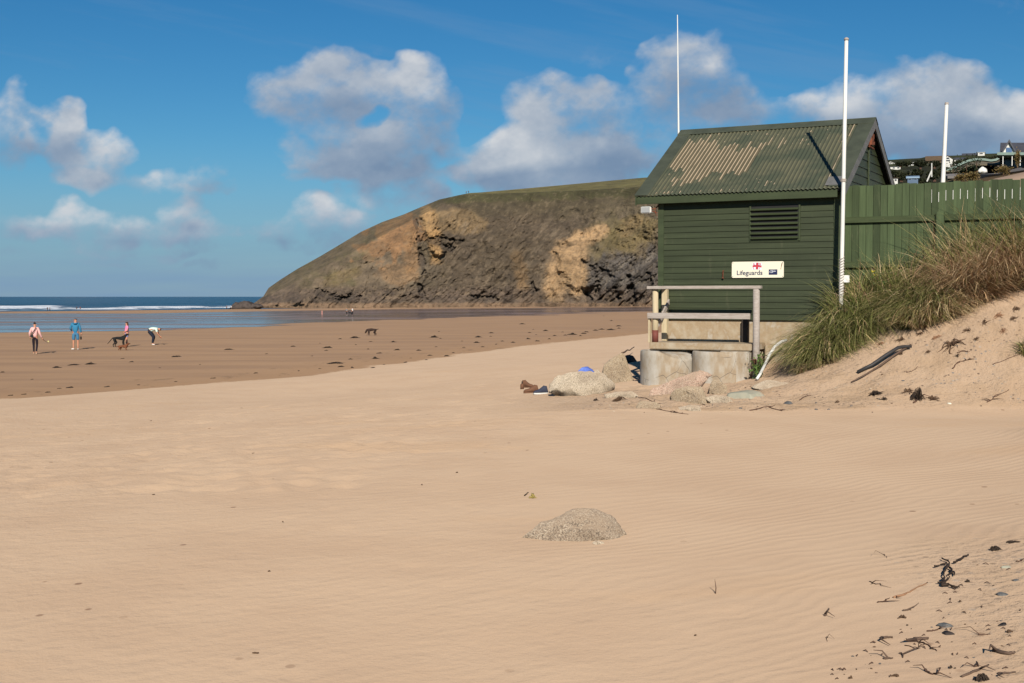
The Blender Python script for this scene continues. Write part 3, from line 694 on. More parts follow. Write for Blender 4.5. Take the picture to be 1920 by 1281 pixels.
def roof_slope(front):
    xs_ = np.linspace(-3.70, 0, 49*8+1); ts = np.linspace(-.035, 2.33, 60)
    SX_, TT = np.meshgrid(xs_, ts); ph = 2*math.pi*(SX_+3.7)/.0755; cr = (np.cos(ph)+1)/2
    ZZ_ = 4.778+RISE*TT+.010*np.cos(ph)
    T2 = TT if front else 4.66-TT
    pl = np.zeros_like(SX_)
    if front:
        fx = np.zeros_like(SX_); fy = np.zeros_like(SX_)
        for i in range(SX_.shape[0]):
            for j in range(0, SX_.shape[1]):
                fx[i, j], fy[i, j] = roofpx(SX_[i, j], TT[i, j], 4.78+RISE*TT[i, j])
        jx = fx+5*fbm(SX_*13.24, TT*3, 301, 2)*0; jy = fy+7*(_h(np.floor((SX_+3.7)/.0755+.5), np.zeros_like(SX_), 5)-.5)*2.2+4*fbm(SX_*6, TT*6, 302, 3)
        pl = inpoly(jx, jy, PEEL[0]).astype(float)
        strip = ((fy > 258) & (fy < 281) & (fx > 1425) & (fx < 1475)); hz_ = _h(np.floor((SX_+3.7)/.0755+.5), np.floor(TT*2.6), 6)
        pl = np.maximum(pl, (strip & (hz_ > .45) & (np.abs(fy-276+(fx-1430)*.24) < 5+6*hz_))*.85)
        # flaking along the eaves and odd flecks
        ev = np.exp(-((TT-.03)/.09)**2)*(1-sstep(-2.1, -.9, SX_)*.6)
        pl = np.maximum(pl, ev*(.45+.6*_h(np.floor((SX_+3.7)/.0755+.5), np.zeros_like(SX_), 8)))
        fl = fbm(SX_*14, TT*16, 303, 2)
        pl = np.maximum(pl, sstep(.25, .45, fl)*.9*(inpoly(fx, fy, [(1222,335),(1262,310),(1262,350),(1225,355)])|inpoly(fx, fy, [(1355,345),(1415,335),(1460,330),(1455,352),(1355,358)])|((fy < 272) & (fx > 1340))))
        rl = _h(np.floor((SX_+3.7)/.0755+.5), np.zeros_like(SX_), 11)
        pl = np.maximum(pl, np.where((fx > 1455) & (TT > .9), .28+.2*rl, 0)*sstep(-.3, .2, fbm(SX_*2, TT*2, 304, 2)))
        pl = np.maximum(pl, ((SX_ > -.36) & (SX_ < -.27) & (fbm(SX_*2, TT*2.2, 305, 2) > -.1))*.85)
    m_ = grid_obj('roof_sheet', SX_ if front else SX_, T2, ZZ_-HZ, M['roof'], attrs={'peel': pl, 'crest': cr})
    m_.parent = hut; m_.modifiers.new('s', 'SOLIDIFY').thickness = .004
    return m_
rf1 = roof_slope(True); rf2 = roof_slope(False)
def slope_strip(sa, sb, ta, tb, off, th, front=True):
    f = (lambda q: q) if front else (lambda q: 4.66-q)
    za, zb = 4.778+RISE*ta+off, 4.778+RISE*tb+off
    poly = [(f(ta), za-HZ), (f(tb), zb-HZ), (f(tb), zb+th-HZ), (f(ta), za+th-HZ)]
    mb = MB(); mb.prism(poly, sa, sb, 'x'); return mb
for fr, rf in ((True, rf1), (False, rf2)):
    for (a, b) in ((-3.715, -3.46), (-.235, .045)):
        mb = slope_strip(a, b, -.04 if a < -1 else -.0, 2.2, .011, .005, fr); o = mb.build('verge_flashing', M['roofcap'], hut)
mb = MB()
for fr in (True, False):
    q = slope_strip(-3.72, .05, 2.14, 2.335, .02, .006, fr); mb.add(q.v, q.f)
o = hutobj('ridge_cap', mb, M['roofcap'])
mb = MB(); mb.box((-3.705, 0, W(4.608)), (-.085, .028, W(4.748)), bev=.003); hutobj('fascia', mb, M['trim'])
mb = MB(); mb.box((-3.705, 4.63, W(4.608)), (-.085, 4.66, W(4.748)), bev=.003); hutobj('fascia', mb, M['trim'])
mb = MB(); mb.box((-3.69, .03, W(4.66)), (-.09, .17, W(4.675))); hutobj('shade_soffit', mb, M['black'])  # black strip painted as the shade behind the fascia
for fr in (True, False):
    for (a, b) in ((.012, .04), (-3.705, -3.68)):
        q = slope_strip(a, b, -.02, 2.33, -.175, .168, fr); q.build('barge_board', M['bargegrey'] if a > -1 else M['trim'], hut)
    q = slope_strip(-.085, .010, -.0, 2.33, -.06, .04, fr); q.build('shade_soffit', M['black'], hut)  # black strip standing in for the shadow gap under the verge
# lead grey patch on the verge corner
q = slope_strip(-.30, -.02, .03, .30, .0195, .003); q.build('lead_patch', M['bargegrey'], hut)
# rusty bracket remains at the apex of the gable
mb = MB(); r2 = random.Random(3)
for k in range(9):
    y = 2.33+r2.uniform(-.14, .16); z = 5.72+r2.uniform(-.0, .30)
    mb.box((-.075, y-.04*r2.random()-.015, W(z)-.02), (-.02+.04*r2.random(), y+.05*r2.random()+.02, W(z)+.02+.05*r2.random()), M=None)
mb.tube([(-.04, 2.22, W(5.70)), (-.02, 2.27, W(5.86)), (-.02, 2.31, W(5.98))], .018, 6); mb.tube([(-.04, 2.20, W(5.68)), (-.03, 2.5, W(5.66))], .018, 6)
hutobj('rusty_bracket', mb, M['rust'])
# vent
mb = MB(); mb.box((-1.64, .160, W(3.905)), (-1.612, .215, W(4.52))); mb.box((-.776, .160, W(3.905)), (-.748, .215, W(4.52)))
mb.box((-1.612, .170, W(3.905)), (-.776, .215, W(3.93))); fr = hutobj('vent', mb, M['trim'])
mb = MB(); mb.box((-1.611, .172, W(3.932)), (-.777, .178, W(4.52))); mb.build('vent_shade_sheet', M['black'], fr)  # black sheet standing in for the dark between the slats
for k in range(7):
    z = 3.945+k*.082; hgt = .022
    mb = MB(); mb.add([(-1.610, .118, W(z)), (-.778, .118, W(z)), (-.778, .160, W(z+hgt+.012)), (-1.610, .160, W(z+hgt+.012)), (-1.610, .130, W(z-.008)), (-.778, .130, W(z-.008)), (-.778, .167, W(z+hgt)), (-1.610, .167, W(z+hgt))],
        [(0, 1, 2, 3), (4, 7, 6, 5), (0, 4, 5, 1), (3, 2, 6, 7), (0, 3, 7, 4), (1, 5, 6, 2)]); mb.build('slat', M['trim'], fr)
# foundation
mb = MB(); mb.box((-3.27, .235, W(1.2)), (-.14, 4.42, W(2.54)), bev=.01); hutobj('foundation', mb, M['concrete'])
mb = MB(); mb.box((-1.33, .09, W(1.2)), (-.2, .232, W(2.13)), bev=.015); hutobj('foundation_ledge', mb, M['concrete'])
mb = MB(); mb.tube([(-2.106, .145, W(3.40)), (-2.106, .140, W(3.29))], .008, 6); mb.tube([(-2.106, .19, W(3.40)), (-2.106, .145, W(3.40))], .010, 6); mb.tube([(-2.12, .14, W(3.28)), (-2.09, .14, W(3.27))], .012, 6)
hutobj('door_hook', mb, M['rust'])

# ---- the sign
sgn = empty('lifeguard_sign', hl(-1.488, .165, 3.415), HR)
tag(sgn, 'cream rectangular Lifeguards sign with red cross flag fixed to the green hut wall', 'sign')
SW, SH = .925, .280
def rounded(w, h, r, n=5):
    o = []
    for cx, cz, a0 in ((w/2-r, h/2-r, 0), (-w/2+r, h/2-r, 90), (-w/2+r, -h/2+r, 180), (w/2-r, -h/2+r, 270)):
        for k in range(n+1): a = R_(a0+90*k/n); o.append((cx+r*math.cos(a), cz+r*math.sin(a)))
    return o
mb = MB(); mb.prism(rounded(SW, SH, .025), -.006, .004); mb.build('panel', M['offwhite'], sgn)
mb = MB()
for sx_ in (-1, 1):
    for sz in (-1, 1): mb = MB(); mb.prism([(sx_*(SW/2-.02)+.006*math.cos(k*1.05), sz*(SH/2-.02)+.006*math.sin(k*1.05)) for k in range(6)], -.009, -.0062); mb.build('screw', M['darkwood'], sgn)

mb = MB(); mb.tube([(SW/2-.035, -.0068, SH/2-.03), (SW/2-.045, -.0068, .04), (SW/2-.05, -.0068, -.0)], .004, 5); mb.tube([(SW/2-.02, -.0068, SH/2-.02), (SW/2-.04, -.0068, .05)], .003, 5); mb.build('rust_stain', M['rust'], sgn)
def text(name, body, size, loc, mat, parent, width=None, ext=.0015, offset=0.0, bold=0, shear=0):
    cu = bpy.data.curves.new(name, 'FONT'); cu.body = body; cu.size = size; cu.extrude = ext; cu.offset = bold; cu.shear = shear
    o = bpy.data.objects.new(name, cu); COL.objects.link(o)
    dg = bpy.context.evaluated_depsgraph_get(); me = bpy.data.meshes.new_from_object(o.evaluated_get(dg))
    bpy.data.objects.remove(o)
    xs_ = [v.co.x for v in me.vertices]; k = (width/(max(xs_)-min(xs_))) if width else 1; x0 = min(xs_)
    for v in me.vertices: v.co = Vector(((v.co.x-x0)*k, -v.co.z, v.co.y))
    o = link(name, me, mat, parent); o.location = loc; return o
def sx2(px): return (px-328)/(1655-328)*SW-SW/2
def sz2(py_): return SH/2-(py_-295)/405*SH
text('lettering', 'Lifeguards', .112, (sx2(462), -.008, sz2(628)), M['navy'], sgn, width=sx2(1120)-sx2(462), bold=.0012)
# waving flag emblem
def fl(u, v): return (sx2(862+228*u+10*v)+.0, sz2(498-165*v-14*math.sin(u*3.1)+8*u))
def flagquad(mbx, u0, u1, v0, v1, y):
    n = 6; top = [fl(u0+(u1-u0)*k/n, v1) for k in range(n+1)]; bot = [fl(u0+(u1-u0)*k/n, v0) for k in range(n+1)]
    mbx.prism(bot+top[::-1], y, y+.001)
mb = MB(); flagquad(mb, -.02, 1.02, -.03, 1.03, -.0078); mb.build('flag_field', M['swoosh'], sgn)
mb = MB(); flagquad(mb, 0, 1, .36, .66, -.0090); flagquad(mb, .38, .64, -.0, .359, -.0090); flagquad(mb, .38, .64, .661, 1.0, -.0090); mb.build('flag_cross', M['navy'], sgn)
mb = MB(); flagquad(mb, .0, 1, .40, .62, -.0101); flagquad(mb, .42, .60, .0, .399, -.0101); flagquad(mb, .42, .60, .621, 1.0, -.0101); mb.build('flag_cross_red', M['red'], sgn)
for ch, (u, v) in (('R', (.08, .70)), ('N', (.72, .70)), ('L', (.10, .06)), ('I', (.80, .06))):
    x_, z_ = fl(u, v); text('flag_letter', ch, .042, (x_, -.0098, z_), M['red'], sgn, ext=.001, bold=.0015)
mb = MB(); mb.prism([(sx2(1278), sz2(630)), (sx2(1495), sz2(630)), (sx2(1495), sz2(495)), (sx2(1278), sz2(495))], -.0075, -.0062); bx_ = mb.build('sponsor_badge', M['navy'], sgn)
mb = MB(); cxx, czz = sx2(1350), sz2(555)
pts = [(cxx+.026*math.cos(a)*1.35, -.0080, czz+.016*math.sin(a)) for a in np.linspace(.5, 5.6, 14)]; mb.tube(pts, .0035, 4)
mb.tube([(cxx-.002, -.0080, czz-.004), (cxx+.025, -.0080, czz+.006), (cxx+.055, -.0080, czz+.006), (cxx+.078, -.0080, czz+.012)], [.005, .006, .007, .004], 4)
mb.tube([(cxx-.02, -.0080, sz2(515)), (cxx+.06, -.0080, sz2(513))], .0022, 4); mb.build('badge_mark', M['swoosh'], bx_)

# ---- flood lamp under the left end of the eaves
lamp = empty('floodlight', hl(-3.36, .16, 4.58), HR)
tag(lamp, 'small grey-white floodlight on a rusty bracket under the left eaves of the hut', 'lamp')
mb = MB(); mb.box((-.27, -.10, -.13), (-.08, .03, -.005), bev=.012); mb.build('housing', M['white'], lamp)
mb = MB(); mb.box((-.255, -.106, -.118), (-.095, -.1005, -.02)); mb.build('lens', simple('lens_grey', (.35, .36, .36), (.3, .3, .3), .2, 3, bump=0), lamp)
mb = MB(); mb.tube([(-.08, -.04, -.05), (-.03, -.05, -.06), (.02, -.03, -.02), (.03, .02, .02)], .012, 6); mb.tube([(-.08, -.04, -.09), (-.02, -.06, -.11), (.03, -.04, -.13)], .010, 6); mb.tube([(-.02, -.05, -.0), (.0, -.06, -.14), (.02, -.04, -.18)], .006, 6); mb.build('bracket', M['rust'], lamp)

# ---- concrete platform, drums, railing
pf = empty('concrete_platform', hl(0, 0, 1.3), HR); tag(pf, 'flat concrete landing slab with block in front of the hut', 'platform')
mb = MB(); mb.box((-3.20, -.58, 2.03-1.3), (-1.36, .232, 2.15-1.3), bev=.012); mb.build('slab', M['concrete'], pf)
mb = MB(); mb.box((-1.90, -.66, -.1), (-1.385, .08, 2.022-1.3), bev=.02)
me_b = mb.build('support_block', M['drumc'], pf); 
def drum(s, t_, r, z0, z1, seed, label, chip=None):
    n = 64; mb = MB(); rings = [(r, z0)]+[(r*(1+.004*fbm(np.array([k*.5]), np.array([0.]), seed)[0]), z0+(z1-z0)*k/8) for k in range(1, 8)]+[(r-.005, z1-.015), (r-.02, z1), (r-.10, z1), (r-.105, z1-.03), (0.01, z1-.035)]
    vs = []; fs = []
    for (rr, z) in rings:
        for k in range(n):
            a = 2*math.pi*k/n; zz = z-z0
            if chip:
                dz = max(0, math.cos(a-chip[0])-chip[1])/(1-chip[1])*chip[2]; zz = min(zz, (z1-z0)-dz*max(0, (rr/r))**3)
            vs.append((rr*math.cos(a), rr*math.sin(a), zz))
    for i in range(len(rings)-1):
        for k in range(n): fs.append((i*n+k, i*n+(k+1) % n, (i+1)*n+(k+1) % n, (i+1)*n+k))
    mb.add(vs, fs); o = mb.build('concrete_drum', M['crackc'], None, True)
    o.location = hl(s, t_, z0); o.rotation_euler = (0, 0, HR); tag(o, label, 'concrete drum', 'round concrete drums under the platform'); return o
def mat_crack():
    m, t, b = newmat('cracked_concrete')
    n = t.noise(t.vec(t.obj, (1, 1, .45)), 3, 5, .65)
    c = t.ramp(n, [(.28, (.50, .47, .42)), (.48, (.40, .355, .29)), (.62, (.31, .235, .155)), (.75, (.22, .185, .14))])
    w = t.new('ShaderNodeVectorMath', operation='ADD'); nn = t.new('ShaderNodeTexNoise'); t.put(nn.inputs['Vector'], t.obj); nn.inputs['Scale'].default_value = 3
    sc_ = t.new('ShaderNodeVectorMath', operation='SCALE'); t.l.new(nn.outputs['Color'], sc_.inputs[0]); sc_.inputs[3].default_value = .22
    t.l.new(t.obj, w.inputs[0]); t.l.new(sc_.outputs[0], w.inputs[1])
    v = t.new('ShaderNodeTexVoronoi', feature='DISTANCE_TO_EDGE'); t.l.new(w.outputs[0], v.inputs['Vector']); v.inputs['Scale'].default_value = 2.1
    ck = t.math('MULTIPLY', t.step(v.outputs[0], .012, .004), t.step(t.noise(t.obj, 1.8, 2, .5), .42, .55))
    c = t.mix(t.math('MULTIPLY', ck, .8), c, (.10, .08, .06))
    gr = t.step(t.noise(t.obj, 60, 3, .6), .62, .75); c = t.mix(t.math('MULTIPLY', gr, .25), c, (.2, .17, .13))
    sp = t.new('ShaderNodeSeparateXYZ'); t.put(sp.inputs[0], t.obj)
    c = t.mix(t.math('MULTIPLY', t.step(t.math('ADD', sp.outputs[2], t.math('MULTIPLY', n, .12)), .12, .02), .5), c, (.5, .34, .2))
    t.put(b.inputs['Base Color'], c); b.inputs['Roughness'].default_value = .9
    t.put(b.inputs['Normal'], t.bump(t.math('SUBTRACT', t.noise(t.obj, 30, 4, .6), ck), .35, .01)); return m
M['crackc'] = mat_crack(); me_b.data.materials[0] = M['crackc']
drum(-2.86, -.62, .455, 1.28, 2.02, 1, 'left pale cracked concrete drum with a broken top edge', (R_(-20), .35, .16))
drum(-1.98, -.42, .455, 1.28, 2.018, 2, 'right weathered concrete drum partly behind the pink rock beside the block')

rl = empty('railing', hl(0, 0, 2.15), HR); tag(rl, 'weathered timber railing on the concrete landing in front of the hut', 'railing')
def rz(z): return z-2.15
def post(s, t_, z0, z1, w, mat, round_=False, label=None):
    mb = MB()
    if round_: mb.tube([(s, t_, rz(z0)), (s+.003, t_, rz((z0+z1)/2)), (s, t_, rz(z1))], [w/2*1.05, w/2, w/2*.97], 14)
    else: mb.box((s-w/2, t_-w/2, rz(z0)), (s+w/2, t_+w/2, rz(z1)), bev=.008)
    o = mb.build('post', mat, rl, round_); 
    if label: o['label'] = label
    return o
pA = post(-3.12, -.50, 2.152, 3.075, .105, M['postwood'], True, 'round pale post with red-brown painted foot')
mb = MB(); mb.tube([(-3.12, -.50, rz(2.153)), (-3.12, -.50, rz(2.36))], .0565, 14); mb.build('painted_foot', M['redpaint'], pA, True)
post(-3.17, .10, 2.152, 3.08, .10, M['postwood'])
pC = post(-1.285, -.56, 1.40, 3.075, .115, M['greywood'], True, 'tall grey round post reaching down to the sand')
mb = MB(); mb.tube([(-1.285+.01, -.62, rz(1.75)), (-1.285, -.62, rz(1.9))], [.02, .03], 8); mb.build('stain', M['redpaint'], pC)
post(-1.70, .17, 2.152, 2.545, .11, M['darkwood'], label='short dark stub post under the wall boards')
mb = MB(); mb.box((-3.24, -.61, rz(3.078)), (-1.20, -.50, rz(3.132)), bev=.005); mb.build('top_rail', M['greywood'], rl)
mb = MB(); mb.box((-3.235, -.595, rz(2.565)), (-1.385, -.556, rz(2.665)), bev=.005); mb.build('middle_rail', M['greywood'], rl)
mb = MB(); mb.box((-3.23, -.497, rz(3.078)), (-3.13, .16, rz(3.13)), bev=.005); mb.build('top_rail', M['greywood'], rl)
mb = MB(); mb.box((-3.232, -.553, rz(2.14)), (-3.205, -.46, rz(2.66)), bev=.004); mb.build('side_board', M['postwood'], rl)
mb = MB(); mb.add([(-3.10, -.44, rz(2.42)), (-3.10, .06, rz(2.80)), (-3.10, .06, rz(2.90)), (-3.10, -.44, rz(2.52)), (-3.07, -.44, rz(2.42)), (-3.07, .06, rz(2.80)), (-3.07, .06, rz(2.90)), (-3.07, -.44, rz(2.52))],
    [(0,1,2,3),(4,7,6,5),(0,4,5,1),(1,5,6,2),(2,6,7,3),(3,7,4,0)]); mb.build('brace', M['greywood'], rl)

# ---- fence
fence = empty('board_fence', hl(-.08, .55, 2.5), HR)
tag(fence, 'tall green vertical board fence running right from the hut behind the dune grass', 'fence')
def fz(z): return z-2.5
rb = random.Random(11); mb = MB(); x = 0.0; k = 0; FL = 6.4
while x < FL:
    w = .1115
    gap = .007 if not (1.42 < x < 2.6) else (.006 if k % 7 == 3 else .013)
    top = 4.83+rb.uniform(-.012, .012); dy = rb.uniform(-.002, .002)
    if abs(x-.82) < .06: dy = .004
    # boards with small tapering slits where they have shrunk at the top
    if gap > .01:
        zs = 4.70+rb.uniform(-.03, .03); ze = zs-.14-.05*rb.random()
        mb.box((x, dy, fz(2.2)), (x+w-.0005, dy+.019, fz(ze))); mb.box((x, dy, fz(zs)), (x+w-.0005, dy+.019, fz(top)))
        mb.box((x, dy, fz(ze)+.0005), (x+w-.008, dy+.019, fz(zs)-.0005))
        x += w+.0015
    else:
        mb.box((x, dy, fz(2.2)), (x+w, dy+.019, fz(top))); x += w+gap
    k += 1
mb.build('boards', M['fence'], fence)
mb = MB(); mb.box((0, .024, fz(2.2)), (1.36, .03, fz(4.80))); mb.box((1.361, .024, fz(2.2)), (FL, .03, fz(4.50))); mb.build('gap_shade_backing', M['darkwood'], fence)  # dark sheet added behind the boards to paint the gaps as shade
for z in (4.20, 3.44):
    for xa, xb in ((.0, 1.50), (1.64, 3.28), (3.42, 5.0)):
        mb = MB(); mb.add([(xa, -.006, fz(z)), (xb, -.006, fz(z)), (xb, -.006, fz(z+.10)), (xa, -.006, fz(z+.10)), (xa, -.062, fz(z)), (xb, -.062, fz(z)), (xb, -.062, fz(z+.072)), (xa, -.062, fz(z+.072))],
            [(0,3,2,1),(4,5,6,7),(0,1,5,4),(1,2,6,5),(2,3,7,6),(3,0,4,7)]); mb.build('rail', M['fencerail'], fence)
for xa in (1.505, 3.285, 5.005):
    mb = MB(); mb.box((xa, -.11, fz(2.1)), (xa+.13, -.006, fz(4.34)), bev=.006); mb.build('post', M['fence'], fence)
ww = MB(); ww.box((-2.6, 0, 0), (2.6, .2, 3.4)); o = ww.build('garden_wall', M['white'], None); o.location = (12.0, 30.5, 2.3); o.rotation_euler = (0, 0, -.3)
o.location.z = P(1795, 352, 30.5).z-3.4
tag(o, 'white wall glimpsed through the slits between the fence boards', 'wall')

# ---- poles
def taperpole(name, p0, p1, r0, r1, mat, label, cat, group=None):
    root = empty(name, p0); tag(root, label, cat, group)
    d = Vector(p1)-Vector(p0); mb = MB(); mb.tube([Vector((0, 0, -.3)), d*.001, d*.5, d], [r0, r0, (r0+r1)/2, r1], 14); mb.build('shaft', mat, root, True); return root, d
root, d = taperpole('flagpole', P(1577.3, 548, 20.85), P(1587, 76, 20.85), .035, .030, M['white'], 'tall white flagpole standing at the right front corner of the hut', 'flagpole', 'white poles')
mb = MB(); mb.tube([d, d+Vector((0, 0, .03)), d+Vector((0, 0, .05))], [.038, .042, .012], 12); mb.build('cap', M['greywood'], root, True)
mb = MB(); mb.box((.0, -.02, .16), (.13, .02, .28), bev=.006); mb.build('wall_bracket', M['white'], root)
mb = MB()
for k in range(14): mb.tube([d*.0+Vector((-.045, -.015, -.05+.045*k)), Vector((.0, -.05, -.03+.045*k)), Vector((.045, -.01, .0+.045*k))], .007, 5)
mb.build('rope', M['greywood'], root)
mb = MB(); mb.tube([d*.44, d*.452], [.045, .045], 12); mb.build('joint', M['greywood'], root)
root, d = taperpole('mast', P(1767.5, 352, 26), P(1775, 196, 26), .046, .036, M['white'], 'short thick leaning white pole rising behind the green fence', 'pole', 'white poles')
mb = MB(); mb.tube([d, d+Vector((0, 0, .04))], [.044, .036], 12); mb.build('cap', M['greywood'], root)
root, d = taperpole('aerial', P(1272.5, 262, 25.2), P(1270.2, 28, 25.2), .020, .008, M['white'], 'thin white aerial rod rising behind the left end of the hut roof', 'aerial', 'white poles')
mb = MB(); mb.tube([(0, 0, -4.9), (0, 0, -.2)], .025, 8); mb.build('base_pole', M['white'], root)

# ================================================================== ROCKS AROUND THE HUT AND IN THE SAND
def mat_granite(name, c1, c2, c3, sc=85, pink=None):
    m, t, b = newmat(name)
    n = t.noise(t.obj, sc, 4, .7); n2 = t.noise(t.obj, 2.2, 4, .6)
    v = t.new('ShaderNodeTexVoronoi'); t.put(v.inputs['Vector'], t.obj); v.inputs['Scale'].default_value = sc*1.3
    s_ = t.new('ShaderNodeSeparateColor'); t.put(s_.inputs[0], v.outputs['Color'])
    c = t.ramp(n, [(.35, c1), (.5, c2), (.62, c3)])
    c = t.mix(t.math('MULTIPLY', t.step(s_.outputs[0], .72, .8), .45), c, (.62, .53, .41))
    c = t.mix(t.math('MULTIPLY', t.step(n2, .45, .7), .45), c, (.20, .145, .10))
    c = t.mix(t.math('MULTIPLY', t.step(s_.outputs[1], .78, .85), .6), c, (.08, .065, .05))
    if pink: c = t.mix(t.step(n2, .35, .7), c, pink)
    sp = t.new('ShaderNodeSeparateXYZ'); t.put(sp.inputs[0], t.new('ShaderNodeNewGeometry').outputs['Normal'])
    c = t.mix(t.math('MULTIPLY', t.step(t.math('MULTIPLY', sp.outputs[2], t.math('ADD', n2, .5)), .75, 1.0), .45), c, (.36, .265, .18))
    t.put(b.inputs['Base Color'], c); b.inputs['Roughness'].default_value = .92; b.inputs['Specular IOR Level'].default_value = .15; b.inputs['Diffuse Roughness'].default_value = .8
    t.put(b.inputs['Normal'], t.bump(t.math('ADD', t.noise(t.obj, sc*.5, 5, .7), t.math('MULTIPLY', t.noise(t.obj, 7, 4, .6), 2)), .8, .012)); return m
M['gran'] = mat_granite('pale_granite', (.30, .24, .17), (.46, .38, .28), (.56, .47, .36))
M['gran_br'] = mat_granite('brown_granite', (.22, .16, .10), (.33, .25, .165), (.42, .33, .22))
M['gran_pk'] = mat_granite('pink_granite', (.32, .20, .145), (.44, .29, .215), (.50, .38, .29))
M['gran_fg'] = mat_granite('speckled_granite', (.15, .11, .08), (.30, .23, .165), (.41, .32, .235), 120)
M['slate'] = simple('grey_slate', (.15, .15, .145), (.09, .09, .09), .75, 9, bump=.5, c3=(.20, .19, .17))
M['slateg'] = simple('greenish_slab', (.42, .39, .29), (.34, .33, .25), .85, 5, bump=.5, c3=(.46, .38, .28))
def rk(px, py_, w, h, dep, seed, mat, label, rz=0, sink=.25, group='rocks heaped at the foot of the hut', name='rock', **k):
    p = gp(px, py_); sc = p.y/F; sx_ = w*sc/2; sz_ = h*sc/(2-sink*2)*1.15
    p.y += dep*.5
    g0 = gz(p.x, p.y)
    o = rock_mesh(name, (p.x, p.y, g0+sz_*(1-2*sink)), (sx_, dep/2, sz_), rz, seed, mat, **k)
    tag(o, label, 'rock', group); return o
bould = rk(1086, 744, 136, 58, .95, 11, M['gran'], 'large pale speckled boulder with the blue cloth on top', sink=.28, tail=.55)
rk(1163, 718, 88, 50, .9, 12, M['gran_br'], 'brown boulder wedged against the left side of the left drum', sink=.25, rough=.3)
o = rk(1266, 748, 176, 33, .55, 13, M['gran_pk'], 'long pinkish rock slab sloping up across the front of the drums', sink=.22, tilt=(R_(-25), 0), facets=10, rough=.35)
o.location = P(1264, 727, 19.45)
rk(1300, 758, 90, 36, .5, 14, M['gran_br'], 'rough pale speckled rock under the upper end of the pink slab', sink=.25, rough=.4)
rk(1347, 740, 46, 32, .42, 15, M['gran_br'], 'small dark-sided rock standing right of the pink slab', sink=.2, rough=.4)
rk(1168, 748, 66, 16, .5, 16, M['gran'], 'low pale rock lying between the big boulder and the left drum', sink=.35)
rk(1216, 766, 54, 13, .4, 17, M['gran_br'], 'small brown rock at the lower tip of the pink slab', sink=.35)
rk(1404, 752, 96, 15, .8, 18, M['slateg'], 'flat greenish slab half buried right of the rocks', sink=.36, rough=.15)
rk(1356, 756, 56, 14, .45, 19, M['gran'], 'low speckled stone half buried left of the greenish slab', sink=.4)
rk(1300, 772, 52, 9, .4, 20, M['gran'], 'nearly buried pale stone in front of the rock heap', sink=.4)
rk(1182, 680, 34, 16, .4, 22, M['darkrock'], 'dark stone perched behind the left drum', sink=.2)
rk(1455, 726, 84, 14, .8, 26, M['gran'], 'low weathered ledge of rock under the white hose', sink=.4, rough=.15)
# foreground half-buried boulder
p = gp(1085, 1014)
o = rock_mesh('boulder', (p.x-.045, p.y+.20, gz(p.x, p.y+.2)+.0), (.385, .29, .165), R_(6), 42, M['gran_fg'], sub=5, rough=.20, tail=0, tilt=(0, 0), freq=1.5, facets=1)
for v in o.data.vertices:    # long shallow tail to the left, steeper nose to the right
    if v.co.x < .1: k = (.1-v.co.x)/.42; v.co.z *= 1-.62*min(k, 1.15); v.co.y *= 1-.45*min(k, 1)
tag(o, 'speckled boulder half buried in the rippled sand of the foreground', 'rock')
o = rk(1122, 1024, 22, 5, .07, 44, M['gran'], 'tiny pale stone patch at the front edge of the foreground boulder', group=None, sink=.35)
M['yellowweed'] = simple('dry_yellow_weed', (.42, .34, .10), (.30, .22, .07), .8, 20)
M['kelp'] = simple('dried_kelp', (.055, .035, .022), (.025, .017, .012), .75, 9, bump=.5)
M['kelpb'] = simple('brown_weed', (.13, .075, .04), (.07, .04, .025), .8, 9, bump=.5)
M['bark'] = simple('driftwood', (.15, .095, .065), (.08, .052, .038), .85, 12, (1, 1, .2), .6, .003)
M['twig'] = simple('twig', (.12, .062, .04), (.07, .04, .028), .85, 12)
M['straw'] = simple('brown_reed', (.36, .19, .10), (.26, .14, .08), .8, 12)

def ground_curve(pts, lift=.004, wob=.0, n=6, seed=0):
    """pixel polyline dropped on the sand, resampled"""
    r = random.Random(seed); g_ = [gp(*p) for p in pts]; out = []
    for i in range(len(g_)-1):
        for k in range(n): out.append(g_[i].lerp(g_[i+1], k/n))
    out.append(g_[-1]); res = []
    for i, q in enumerate(out):
        q = q+Vector((r.uniform(-wob, wob), r.uniform(-wob, wob), 0)); q.z = gz(q.x, q.y)+lift+abs(r.gauss(0, lift*.18)); res.append(q)
    return res
def stick(name, pts, rad, mat, label, cat, group=None, seed=0, wob=.004, lift=None, branches=0):
    c = ground_curve(pts, rad*.6 if lift is None else lift, wob, 5, seed); base = c[0].copy(); r = random.Random(seed)
    mb = MB(); n = len(c); mb.tube([q-base for q in c], [rad*(1-.55*i/n)*r.uniform(.8, 1.15) for i in range(n)], 6)
    for k in range(branches):
        i = r.randrange(1, n-1); q = c[i]-base; a = r.uniform(0, 6.28); L = r.uniform(.04, .11)*(1+rad*40)
        mb.tube([q, q+Vector((math.cos(a)*L*.5, math.sin(a)*L*.5, r.uniform(.0, .03))), q+Vector((math.cos(a+.4)*L, math.sin(a+.4)*L, r.uniform(0, .03)))], [rad*.7, rad*.5, rad*.2], 5)
    o = mb.build(name, mat, None, True); o.location = base; tag(o, label, cat, group); return o
